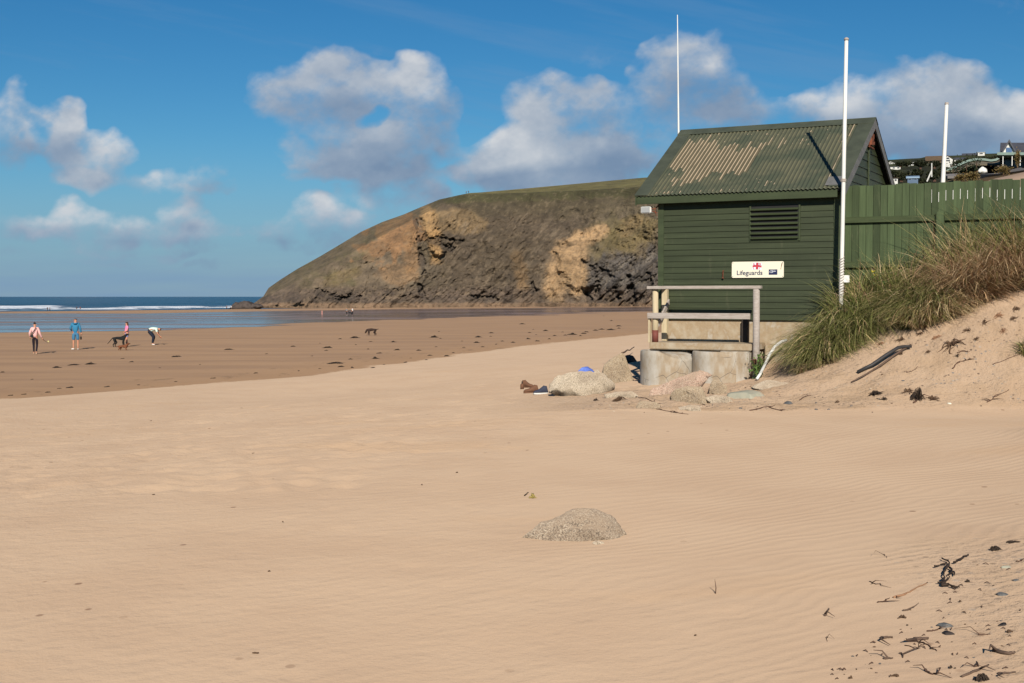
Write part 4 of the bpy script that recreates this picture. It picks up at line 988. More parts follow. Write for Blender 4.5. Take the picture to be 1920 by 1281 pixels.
def weed(name, px, py_, w, h, mat, label, cat='seaweed', group=None, seed=0, n=None, tall=.5):
    """tangle of flat curling strands, w x h in photo pixels"""
    p = gp(px, py_); sc = p.y/F; wm = w*sc; r = random.Random(seed+int(px)); n = n or 26
    dm = max(h*sc/max(.08, (EYE-p.z)/p.y)*.55, wm*.2); dm = min(dm, wm*1.2)
    mb = MB()
    for k in range(n):
        a = r.uniform(0, 6.28); q = Vector((r.gauss(0, .05)*wm, r.gauss(0, .05)*dm, 0)); L = wm*r.uniform(.25, .62); pts = []; hz0 = r.uniform(.0, tall*h*sc)
        for j in range(5):
            x_, y_ = p.x+q.x, p.y+q.y
            pts.append(Vector((q.x, q.y, gz(x_, y_)-p.z+.003+hz0*math.sin(j*.8)*math.exp(-(q.x/(wm*.35+1e-6))**2))))
            a += r.uniform(-.9, .9); q = q+Vector((math.cos(a), math.sin(a)*.7, 0))*L/5
        t_ = r.uniform(.5, 1.3)*max(.0035, wm*.018)
        mb.tube(pts, [t_*.6, t_, t_, t_*.8, t_*.3], 4)
    o = mb.build(name, mat, None, True); o.location = p; tag(o, label, cat, group); return o

# yellow scrap above the boulder
weed('weed_scrap', 998, 936, 18, 24, M['yellowweed'], 'dry yellow weed scrap on the sand above the foreground boulder', seed=3, n=20)
stick('twig', [(983, 932), (990, 926)], .006, M['kelp'], 'short dark twig beside the yellow weed scrap above the boulder', 'twig')
# lone crumbs on the smooth sand
for k, (x, y, w, txt) in enumerate(((288,929,8,'left of the rippled sand, below the footprints'),(511,900,9,'alone on the left half of the smooth sand'),(505,1073,8,'alone in the rippled lower left sand'),(791,912,4,'between the left scraps and the yellow weed'),(857,887,6,'alone left above the yellow weed scrap'),
    (283,790,7,'near the edge of the wet sand at left'),(452,766,7,'on the dry sand below the brown beach'),(475,851,9,'in the trampled middle of the left sand'),(1304,1198,6,'alone below the foreground boulder at right'),(530,981,4,'tiny one near the left of centre'),(480,1233,18,'flat one near the bottom left of the sand'))):
    weed('weed_scrap', x, y, w, 4, M['kelpb'], 'small dark weed scrap '+txt, group='lone weed scraps on the smooth sand', seed=k, n=8, tall=.3)
b0 = gp(1341, 1118); mb = MB(); mb.tube([(0, 0, -.02), (.004, 0, .03), (-.002, .003, .075)], [.003, .0026, .001], 5); o = mb.build('twig', M['twig'], None, True); o.location = b0
tag(o, 'thin twig standing upright in the smooth sand below the boulder', 'twig')

# ---- beach kelp clumps on the wet sand
K = [(979,608,15),(1023,620.7,16),(1117,620,14),(1145,619,24),(813,633,20),(826,635,8),(897,632.7,20),(894,643,16),(695,641,12),(737,641.7,16),(665,634,24),(615,652.6,26),(630,681.7,42),(657,674,14),(703,672.7,20),(785,657.7,14),(745,656.7,16),(818,650.7,10),(806,667,16),(990,636,14),(962,642.7,12),(1040,630,12),(1073,627.7,22),(920,631,8),(823,622,6),(921,624.7,14),(993,624,12),(1055,623,9),(1132,592.7,6),(1146,602,8),(942,640,10),(638,636,10),(612,657.7,12),(711,662.7,16),(667,646.7,8),
 (332,669.4,20),(247,679,14),(139,684.7,30),(169,683.4,26),(105,689.6,30),(5,698.4,12),(230,673,10),(430,656,20),(600,644,8),(130,728,20),(112,729,12),(45,740,12),(550,650,14),(1095,626,14),(1160,616,10),(1005,628,7),(770,672,8),(870,652,9),(585,668,10),(660,690,12),(500,664,9),(375,684,8),(1128,618,16),(1100,623,12),(1088,630,9),(1160,612,14),(1060,629,12),(1030,636,10),(1008,640,12),(930,646,9),(905,651,12),(850,662,10),(838,668,14),(800,675,10),(760,680,12),(700,690,14),(720,684,9),(640,688,16),(600,692,12),(560,696,10),(480,700,12),(400,710,14),(330,716,10),(260,722,12),(200,726,14),(90,736,16),(20,742,14),(300,690,8),(60,712,9),(690,655,9),(866,640,8),(1000,618,8)]
protos = []
for v in range(5):
    r = random.Random(50+v); mb = MB()
    for k in range(22):
        a = r.uniform(0, 6.28); q = Vector((r.gauss(0, .06), r.gauss(0, .06), 0)); pts = []; hh_ = r.uniform(0, .16)
        for j in range(5):
            pts.append(Vector((q.x, q.y*1.0, .01+hh_*math.exp(-(q.x/.22)**2)*math.sin(.5+j*.6)))); a += r.uniform(-.8, .8); q = q+Vector((math.cos(a), math.sin(a), 0))*.10
        t_ = r.uniform(.014, .035); mb.tube(pts, [t_*.5, t_, t_, t_, t_*.4], 5)
    protos.append(mb)
pm = []
for k, (x, y, w) in enumerate(K):
    p = gp(x, y); sc = p.y/F
    if k < 5: o = protos[k].build('kelp_clump', M['kelp'], None, True); pm.append(o)
    else: o = pm[k % 5].copy(); COL.objects.link(o)
    o.location = (p.x, p.y, p.z-.01); s_ = w*sc; o.scale = (s_, s_*rnd.uniform(1.3, 2.0), s_*rnd.uniform(.75, 1.2) if w < 30 else s_*.5); o.rotation_euler = (0, 0, rnd.uniform(-.3, .3))
    lab = {(630,681.7,42): 'widest dark kelp heap, left of centre at the edge of the dry sand', (1145,619,24): 'dark kelp heap farthest right on the brown sand', (139,684.7,30): 'long thin kelp streak on brown sand below the man in blue', (979,608,15): 'dark kelp clump nearest the shallow water'}.get((x, y, w), 'low dark kelp clump scattered on the brown wet sand')
    tag(o, lab, 'seaweed', 'kelp clumps scattered over the brown wet sand')

# ---- debris at the dune toe
weed('seaweed_heap', 1640, 742, 40, 16, M['kelp'], 'dark seaweed heap lying left of the spiky one at the dune toe', seed=1, n=46)
weed('seaweed_heap', 1658, 750, 18, 12, M['kelp'], 'small dark seaweed heap just below the left heap at the dune toe', seed=2, n=22)
weed('seaweed_heap', 1720, 752, 34, 30, M['kelp'], 'dark spiky seaweed heap in the middle of the dune toe', seed=3, n=56, tall=.9)
weed('seaweed_heap', 1748, 750, 34, 12, M['kelpb'], 'brown seaweed strand right of the spiky heap', seed=4, n=30)
weed('seaweed_heap', 1702, 738, 40, 8, M['kelpb'], 'thin brown seaweed line joining the two dark heaps', seed=5, n=18)
weed('seaweed_heap', 1795, 672, 16, 10, M['kelp'], 'small black weed knot high on the dune slope', seed=6, n=16)
weed('seaweed_heap', 1570, 756, 14, 10, M['kelpb'], 'little brown weed knot among the grey pebbles', seed=7, n=14)
weed('seaweed_heap', 1785, 648, 60, 12, M['kelpb'], 'longest broken line of dark dry roots high on the dune slope', 'roots', seed=8, n=34, tall=.7)
weed('seaweed_heap', 1900, 600, 20, 12, M['kelpb'], 'dark root clump at the top right edge of the dune slope', 'roots', seed=9, n=20)
weed('seaweed_heap', 1117, 752, 14, 12, M['kelp'], 'dark weed tuft at the foot of the big pale boulder', seed=10, n=18)
weed('seaweed_heap', 1160, 752, 30, 20, M['kelpb'], 'tangled brown weed draped over the low pale rock', seed=11, n=40)
stick('driftwood_stick', [(1166, 676), (1189, 662)], .03, M['bark'], 'dark driftwood stick leaning behind the brown boulder', 'driftwood', lift=.22)
TW = [((1784,693),(1800,682),(1828,678),'forked red-brown twig high on the dune slope',.010,3), ((1795,668),(1806,664),(1818,662),'thin twig ending at the small black weed knot',.008,1), ((1714,758),(1722,748),(1733,744),'dark twig sticking out of the spiky seaweed heap',.014,2),
 ((1851,757),(1866,744),(1892,735),'long thin twig at the right end of the dune toe',.008,4), ((1860,688),(1890,678),(1918,664),'thin root line running up to the right edge of the dune',.007,4), ((1290,752),(1306,754),(1322,760),'dark twig in the sand below the pink rock slab',.010,2), ((1190,745),(1215,752),(1240,757),'dark twig between the left drum and the pink slab',.008,3),
 ((1405,771),(1440,764),(1468,772),'arched dark twig in the sand right of the rocks',.009,3), ((1498,752),(1512,744),(1520,742),'short bent twig left of the grey pebbles',.008,1), ((1232,768),(1260,774),(1290,778),'broken line of fine twigs in front of the rock heap',.007,5), ((1700,700),(1712,697),(1722,690),'little twig above the middle of the dune toe',.006,1)]
for k, (a, b_, c, lab, rd, br_) in enumerate(TW): stick('twig', [a, b_, c], rd, M['twig'], lab, 'twig', 'twigs strewn along the dune toe', seed=70+k, wob=.012, branches=br_)
PB = [(1596,762,9,'slate','grey slate pebble nearest the rippled sand at the dune toe'),(1554,768,9,'slate','flat grey pebble below the small slate group'),(1530,768,11,'slate','grey pebble at the left of the slate group'),(1478,758,24,'slate','long blue-grey stone right of the greenish slab'),(1388,768,9,'slate','round dark blue pebble below the greenish slab'),
 (1693,715,8,'slate','thin dark slate chip above the seaweed heaps'),(1654,705,7,'kelpb','small brown chip below the black pipe'),(1778,682,5,'slate','tiny blue-grey pebble high on the dune slope'),(1780,757,10,'offwhite','white scrap at the right of the dune toe'),(1672,757,6,'kelpb','dark chip just above the ripple edge')]
for k, (x, y, w, m_, lab) in enumerate(PB):
    p = gp(x, y); s_ = w*p.y/F/2; o = rock_mesh('pebble', (p.x, p.y, p.z+s_*.1), (s_, s_*.8, s_*.42), k*.7, 500+k, M[m_], sub=2); tag(o, lab, 'pebble', 'pebbles and chips along the dune toe')
for k in range(64):
    if k < 40: x, y = rnd.uniform(1400, 1915), rnd.gauss(745, 14)
    else: x, y = rnd.uniform(1060, 1420), rnd.gauss(766, 7)
    if not 712 < y < 775: continue
    p = gp(x, y); s_ = rnd.uniform(1.5, 4.5)*p.y/F/1.6; o = rock_mesh('pebble', (p.x, p.y, p.z+s_*.15), (s_, s_*rnd.uniform(.6, 1.2), s_*.5), rnd.uniform(0, 3), 560+k, M[rnd.choice(['kelpb', 'slate', 'gran', 'kelp', 'gran_br'])], sub=2)
    tag(o, 'tiny stone or weed crumb in the pebbly strip below the dune', 'pebble', 'tiny crumbs in the pebbly strip')
for k, (x, y, w) in enumerate(((1648,650,26),(1690,640,30),(1725,628,24),(1755,636,30),(1815,622,26),(1845,606,24),(1872,596,28),(1905,582,26),(1830,640,18),(1880,625,20),(1740,664,14),(1690,668,12))):
    weed('root_tangle', x, y, w, 9, M['kelpb'] if k % 3 else M['straw'], 'dry roots and litter scattered on the sand below the dune grass', 'roots', group='root litter below the dune grass', seed=200+k, n=22, tall=.6)
# ---- black pipe
c1 = [(1608,701,.03),(1635,689,.07),(1662,676,.12),(1684,662,.12),(1698,656,.08),(1709,653,.05)]
pts = []
for x, y, l in c1: q = gp(x, y+l*2356/19*.55); q.z += l; pts.append(q)
pp = empty('black_pipe', pts[0]); tag(pp, 'bent length of black plastic pipe lying on the dune slope', 'pipe')
mb = MB(); mb.tube([q-pts[0] for q in pts], [.027, .027, .027, .027, .024, .018], 10); mb.build('pipe_bend', simple('black_plastic', (.045, .042, .042), (.03, .028, .028), .55, 6), pp, True)
c2 = [(1596,721,.02),(1625,707,.03),(1650,692,.04),(1675,675,.05),(1695,661,.05),(1708,654,.05)]; pt2 = []
for x, y, l in c2: q = gp(x, y+1); q.z += l; pt2.append(q-pts[0])
mb = MB(); mb.tube(pt2, [.010, .014, .016, .018, .018, .02], 8); mb.build('thin_rod', M['bark'], pp, True)
# ---- white hose + green plant
h0 = [P(1475,638,21.25), P(1465,641,21.2), P(1453,650,21.1), P(1444,663,21.0), P(1437,678,20.9), P(1431,690,20.7), P(1425,702,20.5), P(1419,711,20.4)]
hs_ = empty('white_hose', h0[-1]); tag(hs_, 'white plastic hose curving down from the grass beside the grey post', 'hose')
mb = MB(); mb.tube([q-h0[-1] for q in h0], .024, 10); mb.build('hose_tube', M['white'], hs_, True)
def mat_leaf(name, sat=1.0):
    m, t, b = newmat(name); c = t.new('ShaderNodeAttribute', attribute_name='col').outputs['Color']
    t.put(b.inputs['Base Color'], c); b.inputs['Roughness'].default_value = .6; b.inputs['Specular IOR Level'].default_value = .25
    tr = t.new('ShaderNodeBsdfTranslucent'); t.put(tr.inputs[0], c); mx = t.new('ShaderNodeMixShader'); mx.inputs[0].default_value = .22
    t.l.new(b.outputs[0], mx.inputs[1]); t.l.new(tr.outputs[0], mx.inputs[2]); t.l.new(mx.outputs[0], t.n['Material Output'].inputs[0]); return m
M['leaf'] = mat_leaf('leaf')
def facemesh(name, V, Fc, Cc, mat, parent=None):
    me = bpy.data.meshes.new(name); V = np.asarray(V, np.float32); me.vertices.add(len(V)); me.vertices.foreach_set('co', V.ravel())
    Fc = np.asarray(Fc, np.int32); me.loops.add(Fc.size); me.loops.foreach_set('vertex_index', Fc.ravel()); me.polygons.add(len(Fc))
    me.polygons.foreach_set('loop_start', np.arange(len(Fc))*Fc.shape[1]); me.polygons.foreach_set('loop_total', np.full(len(Fc), Fc.shape[1])); me.update(calc_edges=True)
    a = me.attributes.new('col', 'FLOAT_COLOR', 'POINT'); a.data.foreach_set('color', np.concatenate([np.asarray(Cc, np.float32), np.ones((len(V), 1), np.float32)], 1).ravel())
    return link(name, me, mat, parent)
def leafcloud(name, pts, size, palette, parent, seed, nrm_up=.4):
    r = np.random.RandomState(seed); pts = np.asarray(pts); n = len(pts)
    d1 = r.randn(n, 3); d1 /= np.linalg.norm(d1, axis=1)[:, None]; d2 = np.cross(d1, r.randn(n, 3)); d2 /= np.linalg.norm(d2, axis=1)[:, None]
    s_ = size*(.6+.8*r.rand(n))[:, None]
    V = np.stack([pts-d1*s_, pts+d2*s_*.45, pts+d1*s_, pts-d2*s_*.45], 1).reshape(-1, 3)
    pal = np.array(palette)[r.randint(0, len(palette), n)]*(.75+.5*r.rand(n))[:, None]
    return facemesh(name, V, np.arange(n*4).reshape(-1, 4), np.repeat(pal, 4, 0), M['leaf'], parent)
p0 = gp(1424, 712)+Vector((0, .05, 0)); pl = empty('leafy_plant', p0); tag(pl, 'small leafy green weed growing at the foot of the grey post by the hose', 'plant')
r = np.random.RandomState(5); pts = []; mb = MB()
for k in range(11):
    tip = Vector((r.uniform(-.13, .13), r.uniform(-.08, .08), r.uniform(.15, .44))); mb.tube([(0, 0, -.02), tip*.5+Vector((.02, 0, .02)), tip], [.006, .005, .003], 5)
    for j in range(26): q = tip*r.uniform(.15, 1.0); pts.append((q.x+r.randn()*.025, q.y+r.randn()*.025, q.z+r.randn()*.025))
mb.build('stem', M['twig'], pl); leafcloud('leaves', pts, .032, [(.07, .13, .03), (.10, .17, .04), (.05, .09, .025), (.16, .20, .06)], pl, 6)
# ---- blue cloth and shoes by the boulder
M['bluecloth'] = simple('blue_cloth', S(106, 132, 205), S(78, 98, 176), .8, 10, bump=.5)
p0 = Vector((0, 0, 0)); q = bould.location.copy(); bpy.context.view_layer.update()
hit = bould.ray_cast(bould.matrix_world.inverted()@Vector((q.x+.12, q.y-.10, q.z+3)), Vector((0, 0, -1))); q = bould.matrix_world@hit[1] if hit[0] else q+Vector((0, 0, .5)); q.z += .02
o = rock_mesh('blue_cloth', q, (.13, .09, .075), .2, 77, M['bluecloth'], sub=4, rough=.75, freq=2.6); 
tag(o, 'crumpled blue cloth on top of the big pale boulder', 'cloth')
M['tan'] = simple('tan_leather', (.17, .08, .042), (.10, .048, .028), .8, 12)
def shoe(px, py_, mat, label, rz, up=False, lace=None, L=.27):
    p = gp(px, py_); e = empty('shoe', p+Vector((0, 0, .0)), rz); tag(e, label, 'shoe', 'footwear left on the sand beside the big boulder')
    prof = [(0, .0), (.02, .035), (.30, .05), (.55, .085), (.62, .13), (.80, .16), (.95, .155), (1.0, .06), (.98, 0)]
    n = 9; rings = []
    mb = MB(); ns_ = 11; vs = []; fs = []
    for i in range(ns_):
        u = i/(ns_-1); hgt = np.interp(u, [0, .1, .35, .55, .7, .9, 1], [.025, .05, .065, .10, .135, .125, .03]); w = np.interp(u, [0, .12, .35, .6, .85, 1], [.018, .042, .05, .038, .038, .016])
        for k in range(10): a = 2*math.pi*k/10; vs.append((u*L-L/2, w*math.cos(a), max(hgt*.5+hgt*.5*math.sin(a), 0)+.012))
    for i in range(ns_-1):
        for k in range(10): fs.append((i*10+k, i*10+(k+1) % 10, (i+1)*10+(k+1) % 10, (i+1)*10+k))
    fs += [tuple(range(9, -1, -1)), tuple((ns_-1)*10+k for k in range(10))]
    mb.add(vs, fs); up_ = mb.build('upper', mat, e, True)
    mb = MB(); mb.prism([(L*(u-.5), s_*np.interp(u, [0, .12, .35, .6, .85, 1], [.02, .046, .054, .042, .042, .02])) for u, s_ in [(k/8, 1) for k in range(9)]+[(k/8, -1) for k in range(8, -1, -1)]], 0, .022, 'z'); mb.build('sole', lace or mat, e)
    if up: e.rotation_euler = (0, R_(-82), rz); e.location.z += .13
    return e
shoe(1014, 739, simple('dark_canvas', (.03, .035, .06), (.05, .055, .08), .8, 10), 'dark canvas shoe with white sole beside the tan shoes', .4, lace=M['white'])
shoe(996, 737, M['tan'], 'tan leather shoe lying flat left of the dark shoe', .1)
shoe(989, 727, M['tan'], 'tan boot standing behind the flat tan shoe', 2.6)
e = empty('bottle', gp(979, 730)); tag(e, 'small brown bottle standing in the sand left of the shoes', 'bottle')
mb = MB(); mb.tube([(0, 0, -.01), (0, 0, .085), (0, 0, .105)], [.034, .034, .014], 12); mb.build('body', M['tan'], e, True); mb = MB(); mb.tube([(0, 0, .106), (0, 0, .145)], .012, 8); mb.build('neck', M['darkwood'], e, True)

# ---- debris in the right foreground corner
G1 = 'dark stones lying in the right foreground sand'
ST = [(1879,1121,30,'slate','grey slate wedge near the right edge of the foreground'),(1881,1174,26,'darkrock','angular dark stone in its own sand hollow at right'),(1887,1066,24,'slateg','pale grey-green stone below the twisted weed line at right'),(1905,1089,17,'slate','small flat slate above the grey wedge'),
 (1773,1178,36,'slate','long thin slate sliver lying across a stick'),(1778,1196,28,'darkrock','dark pointed stone just below the slate sliver')]
for k, (x, y, w, m_, lab) in enumerate(ST):
    p = gp(x, y); s_ = w*p.y/F/2; o = rock_mesh('stone', (p.x, p.y, p.z+s_*.12), (s_, s_*.62, s_*.34), (-.3, .5, .3, .5, -.2, -.5)[k], 600+k, M[m_], sub=3, rough=.5); tag(o, lab, 'stone', G1)
G2 = 'pieces of bark and driftwood in the right foreground sand'
WD = [((1862,1230),(1886,1231),(1904,1228),'thick bark chunk at the right edge above the long stick',.017),((1804,1275),(1830,1266),(1854,1256),'straight dark stick near the bottom right corner',.010),((1714,1203),(1728,1201),(1741,1203),'dark lump of wood at the left of the driftwood row',.016),((1652,1205),(1662,1202),(1674,1199),'short rough bark piece farthest left in the driftwood row',.013),
 ((1547,1159),(1550,1154),(1554,1148),'small dark stub standing alone at the left of the debris',.010),((1692,1149),(1700,1147),(1708,1145),'thin grey wood chip above the driftwood row',.008),((1657,1240),(1664,1238),(1673,1239),'low brown wood chip below the driftwood row',.010),((1872,1265),(1888,1266),(1904,1267),'curved dark wood hook at the lower right edge',.009),((1687,1229),(1691,1234),(1694,1238),'short reddish chip standing on end',.009)]
for k, (a, b_, c, lab, rd) in enumerate(WD): stick('driftwood', [a, b_, c], rd*.62, M['bark'], lab, 'driftwood', G2, seed=90+k, wob=.003, branches=1)
G3 = 'thin twigs in the right foreground sand'
TG = [((1645,1134),(1655,1130),(1668,1124),'short straight twig at the left end of the long brown reed',.004,1),((1740,1187),(1754,1184),(1766,1181),'reddish twig crossing below the slate sliver',.004,1),((1710,1207),(1735,1212),(1757,1227),'curved forked twig below the driftwood row',.004,3),((1698,1215),(1720,1217),(1735,1215),'pale thin twig beside the curved forked twig',.003,1),((1906,1056),(1913,1053),(1920,1050),'straight twig cut off by the right edge',.004,0),
 ((1824,1251),(1833,1254),(1834,1243),'tiny upright forked twig above the long stick',.004,2),((1735,1258),(1745,1266),(1762,1268),'wavy twig near the bottom edge',.005,3),((1838,1193),(1850,1191),(1858,1190),'thin red twig right of the pointed stone',.003,1),((1549,1196),(1551,1200),(1550,1205),'fine upright twig left of the bark pieces',.002,1),((1630,1094),(1640,1098),(1653,1097),'fine broken twig on the rippled sand edge',.003,3),((1657,1042),(1660,1046),(1663,1050),'fine curled twig highest on the rippled sand',.002,1)]
for k, (a, b_, c, lab, rd, br_) in enumerate(TG): stick('twig', [a, b_, c], rd, M['twig'], lab, 'twig', G3, seed=120+k, wob=.006, branches=br_)
stick('reed', [(1675, 1126), (1700, 1115), (1712, 1107), (1740, 1097)], .005, M['straw'], 'long split brown reed lying across the foreground debris', 'reed', seed=5, wob=.004, branches=1)
# twisted seaweed strand: a thick knotted branch
pts_ = [(1768,1053),(1782,1063),(1776,1074),(1768,1084),(1771,1096),(1766,1103),(1778,1106),(1792,1110),(1799,1108)]
c = ground_curve(pts_, .012, .006, 4, 8); r = random.Random(4); mb = MB(); mb.tube([q-c[0] for q in c], [.0055*r.uniform(.5, 1.7) for _ in c], 6)
for (a, b_) in (((1790,1062),(1806,1050)),((1782,1070),(1789,1085)),((1786,1078),(1772,1096)),((1768,1100),(1758,1098)),((1806,1050),(1815,1048)),((1776,1060),(1752,1070))):
    cc_ = ground_curve([a, b_], .012, .008, 5, 3); mb.tube([q-c[0] for q in cc_], [.0042*r.uniform(.5, 1.7) for _ in cc_], 6)
o = mb.build('seaweed_branch', M['kelp'], None, True); o.location = c[0]; tag(o, 'twisted dark seaweed branch, tallest piece of the foreground debris', 'seaweed')
weed('seaweed', 1865, 1034, 30, 16, M['kelp'], 'dark seaweed clump at the upper right of the foreground debris', seed=12, n=40)
weed('seaweed', 1900, 1021, 36, 8, M['kelp'], 'beaded seaweed strand running to the right edge', seed=13, n=22, tall=.3)
weed('seaweed', 1840, 1278, 34, 18, M['kelp'], 'dark weed clump at the bottom edge of the foreground', seed=14, n=40, tall=.8)
weed('seaweed', 1692, 1164, 24, 8, M['kelpb'], 'arched brown weed strand above the driftwood row', seed=15, n=14)
weed('seaweed', 1814, 1096, 14, 8, M['kelp'], 'small dark weed knot right of the twisted branch', seed=16, n=14)
weed('seaweed', 1800, 1134, 6, 9, M['kelpb'], 'tiny upright weed curl below the twisted branch', seed=17, n=8)
weed('seaweed', 1680, 1272, 20, 7, M['kelpb'], 'brown weed scrap near the bottom edge left of the sticks', seed=18, n=14)
weed('seaweed', 1595, 1276, 10, 9, M['kelpb'], 'small weed scrap farthest left at the bottom edge', seed=19, n=12)
weed('seaweed', 1893, 1187, 18, 7, M['kelpb'], 'spiky brown weed line right of the dark stone', seed=20, n=14)
weed('seaweed', 1783, 1259, 12, 7, M['kelp'], 'dark weed curl left of the straight dark stick', seed=21, n=12)
for k in range(95):
    t_ = rnd.random(); x = rnd.uniform(1560, 1918); y = 1281-(x-1540)*rnd.uniform(.0, .72)+rnd.uniform(-12, 0)
    if not 1000 < y < 1278: continue
    p = gp(x, y); s_ = rnd.uniform(1.2, 4.2)*p.y/F
    if rnd.random() < .45:
        a = rnd.uniform(0, 3.14); mb = MB(); mb.tube([(-s_*1.6*math.cos(a), -s_*1.6*math.sin(a), .002), (0, 0, .006+s_*.3), (s_*1.6*math.cos(a+.4), s_*1.6*math.sin(a+.4), .002)], [.0015, .0028, .001], 5); o = mb.build('weed_crumb', M['twig'], None, True); o.location = p
    else: o = rock_mesh('weed_crumb', (p.x, p.y, p.z+s_*.2), (s_, s_*.6, s_*.4), rnd.uniform(0, 3), 700+k, M[rnd.choice(['kelp', 'kelpb', 'kelpb', 'slate', 'bark'])], sub=2, rough=.6)
    tag(o, 'tiny dark crumb of weed or bark in the right foreground sand', 'debris', 'tiny crumbs in the right foreground sand')

# ================================================================== DUNE GRASS
def mat_grass():
    m, t, b = newmat('dune_grass'); c = t.new('ShaderNodeAttribute', attribute_name='col').outputs['Color']
    t.put(b.inputs['Base Color'], c); b.inputs['Roughness'].default_value = .55; b.inputs['Specular IOR Level'].default_value = .3
    tr = t.new('ShaderNodeBsdfTranslucent'); t.put(tr.inputs[0], c); mx = t.new('ShaderNodeMixShader'); mx.inputs[0].default_value = .25
    t.l.new(b.outputs[0], mx.inputs[1]); t.l.new(tr.outputs[0], mx.inputs[2]); t.l.new(mx.outputs[0], t.n['Material Output'].inputs[0]); return m
M['grass'] = mat_grass()
GR = [(.115, .150, .032), (.165, .195, .048), (.24, .25, .08), (.075, .10, .026), (.33, .30, .12)]
ST_ = [(.66, .46, .26), (.52, .34, .19), (.76, .58, .36), (.34, .20, .12), (.56, .42, .22)]
RED = [(.38, .21, .13), (.28, .15, .10), (.48, .30, .19)]
def clump(label, roots, n, L, seed, pal, wts, lean=(0, 0), spread=.5, droop=1.0, width=.006, up=1.0, group='clumps of dune grass below the fence'):
    """roots: list of (px,py,Y,radius_m); blades arch over and fall"""
    r = np.random.RandomState(seed); base = P(roots[0][0], roots[0][1], roots[0][2]); base.z = gz(base.x, base.y)
    cs = []
    for (px, py_, Y_, rad) in roots:
        q = P(px, py_, Y_); cs.append((q.x, q.y, rad))
    idx = r.randint(0, len(cs), n); c = np.array(cs)[idx]
    ang = r.rand(n)*2*np.pi; rad = np.sqrt(r.rand(n))*c[:, 2]; nt = max(7, n//130); tc_ = r.randint(0, nt, n); tr_ = np.random.RandomState(seed+77); ta = tr_.rand(nt)*6.28; trr = np.sqrt(tr_.rand(nt)); m_t = r.rand(n) < .8; ang = np.where(m_t, ta[tc_]+.25*r.randn(n), ang); rad = np.where(m_t, (trr[tc_]+.10*r.randn(n))*c[:, 2], rad)
    x0 = c[:, 0]+rad*np.cos(ang); y0 = c[:, 1]+rad*np.sin(ang); z0 = hz(x0, y0)-.03
    # outward direction + wind lean, tuft structure
    tdir = tr_.randn(nt, 2)*.75; tx = np.where(m_t, tdir[tc_, 0], .5*r.randn(n)); ty = np.where(m_t, tdir[tc_, 1], .5*r.randn(n)); tcol = (.65+.75*tr_.rand(nt))[tc_]; tlen = (.75+.5*tr_.rand(nt))[tc_]
    dx = spread*(rad/np.maximum(c[:, 2], .01)*np.cos(ang)+.55*r.randn(n)+tx)+lean[0]; dy = spread*(rad/np.maximum(c[:, 2], .01)*np.sin(ang)+.55*r.randn(n)+ty)+lean[1]
    Ls = L*(.45+.75*r.rand(n))*tlen; k = 6
    ts = np.linspace(0, 1, k+1)
    px_ = []; 
    vx, vy, vz = dx*.35, dy*.35, np.full(n, 1.0)*up
    X_, Y_, Z_ = [x0], [y0], [z0]
    g_ = droop*(.20+.5*r.rand(n))
    for j in range(k):
        nm = np.sqrt(vx**2+vy**2+vz**2); X_.append(X_[-1]+vx/nm*Ls/k); Y_.append(Y_[-1]+vy/nm*Ls/k); Z_.append(Z_[-1]+vz/nm*Ls/k)
        vx = vx+dx*.30; vy = vy+dy*.30; vz = vz-g_*(.7+.25*j)
    X_, Y_, Z_ = map(np.array, (X_, Y_, Z_))
    gd = hz(X_[-1], Y_[-1], fine=False)-.05
    Z_ = np.maximum(Z_, np.linspace(z0, np.minimum(gd, Z_[-1].max()), k+1)*0+hz(X_.ravel(), Y_.ravel(), fine=False).reshape(X_.shape)-.01)
    wa = r.rand(n)*np.pi; wx, wy = np.cos(wa), np.sin(wa)*.6
    w = width*(.6+.8*r.rand(n)); prof = np.array([.8, 1, 1, .9, .7, .45, .08])
    V = np.zeros((n, k+1, 2, 3))
    for j in range(k+1):
        for sidx, sg in ((0, -1), (1, 1)):
            V[:, j, sidx, 0] = X_[j]+sg*wx*w*prof[j]-base.x; V[:, j, sidx, 1] = Y_[j]+sg*wy*w*prof[j]-base.y; V[:, j, sidx, 2] = Z_[j]-base.z
    pal_ = np.array(pal); pick = r.choice(len(pal_), n, p=np.array(wts)/sum(wts)); cl_ = pal_[pick]*((.7+.6*r.rand(n))*tcol)[:, None]
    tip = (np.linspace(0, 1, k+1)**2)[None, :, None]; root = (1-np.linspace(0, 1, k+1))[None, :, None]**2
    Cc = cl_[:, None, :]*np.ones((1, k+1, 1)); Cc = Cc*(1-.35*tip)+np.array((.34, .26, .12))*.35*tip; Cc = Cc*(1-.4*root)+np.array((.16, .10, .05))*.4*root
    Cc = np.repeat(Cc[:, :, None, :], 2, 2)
    i0 = np.arange(n)[:, None]*(k+1)*2+np.arange(k)[None]*2
    Fc = np.stack([i0, i0+1, i0+3, i0+2], -1).reshape(-1, 4)
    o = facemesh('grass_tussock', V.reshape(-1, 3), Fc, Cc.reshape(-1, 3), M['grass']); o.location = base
    tag(o, label, 'grass tussock', group); return o
P5 = GR+ST_
clump('big green grass clump drooping over the foundation beside the white flagpole', [(1580, 640, 20.6, .36), (1558, 660, 20.35, .30), (1600, 615, 20.5, .34), (1545, 660, 20.3, .2), (1572, 600, 20.75, .26)], 7600, .88, 1, P5, [5, 5, 3, 3, 2, .6, .5, .5, .3, .5], lean=(-.20, -.30), spread=.8, droop=.95)
clump('tall thin green grass standing against the fence right of the flagpole', [(1600, 580, 21.0, .3), (1650, 570, 20.9, .35), (1700, 560, 20.7, .3)], 2400, .85, 2, P5, [5, 5, 5, 2, 2, 1, 1, 1, .5, .5], lean=(.05, -.05), spread=.42, droop=.30)
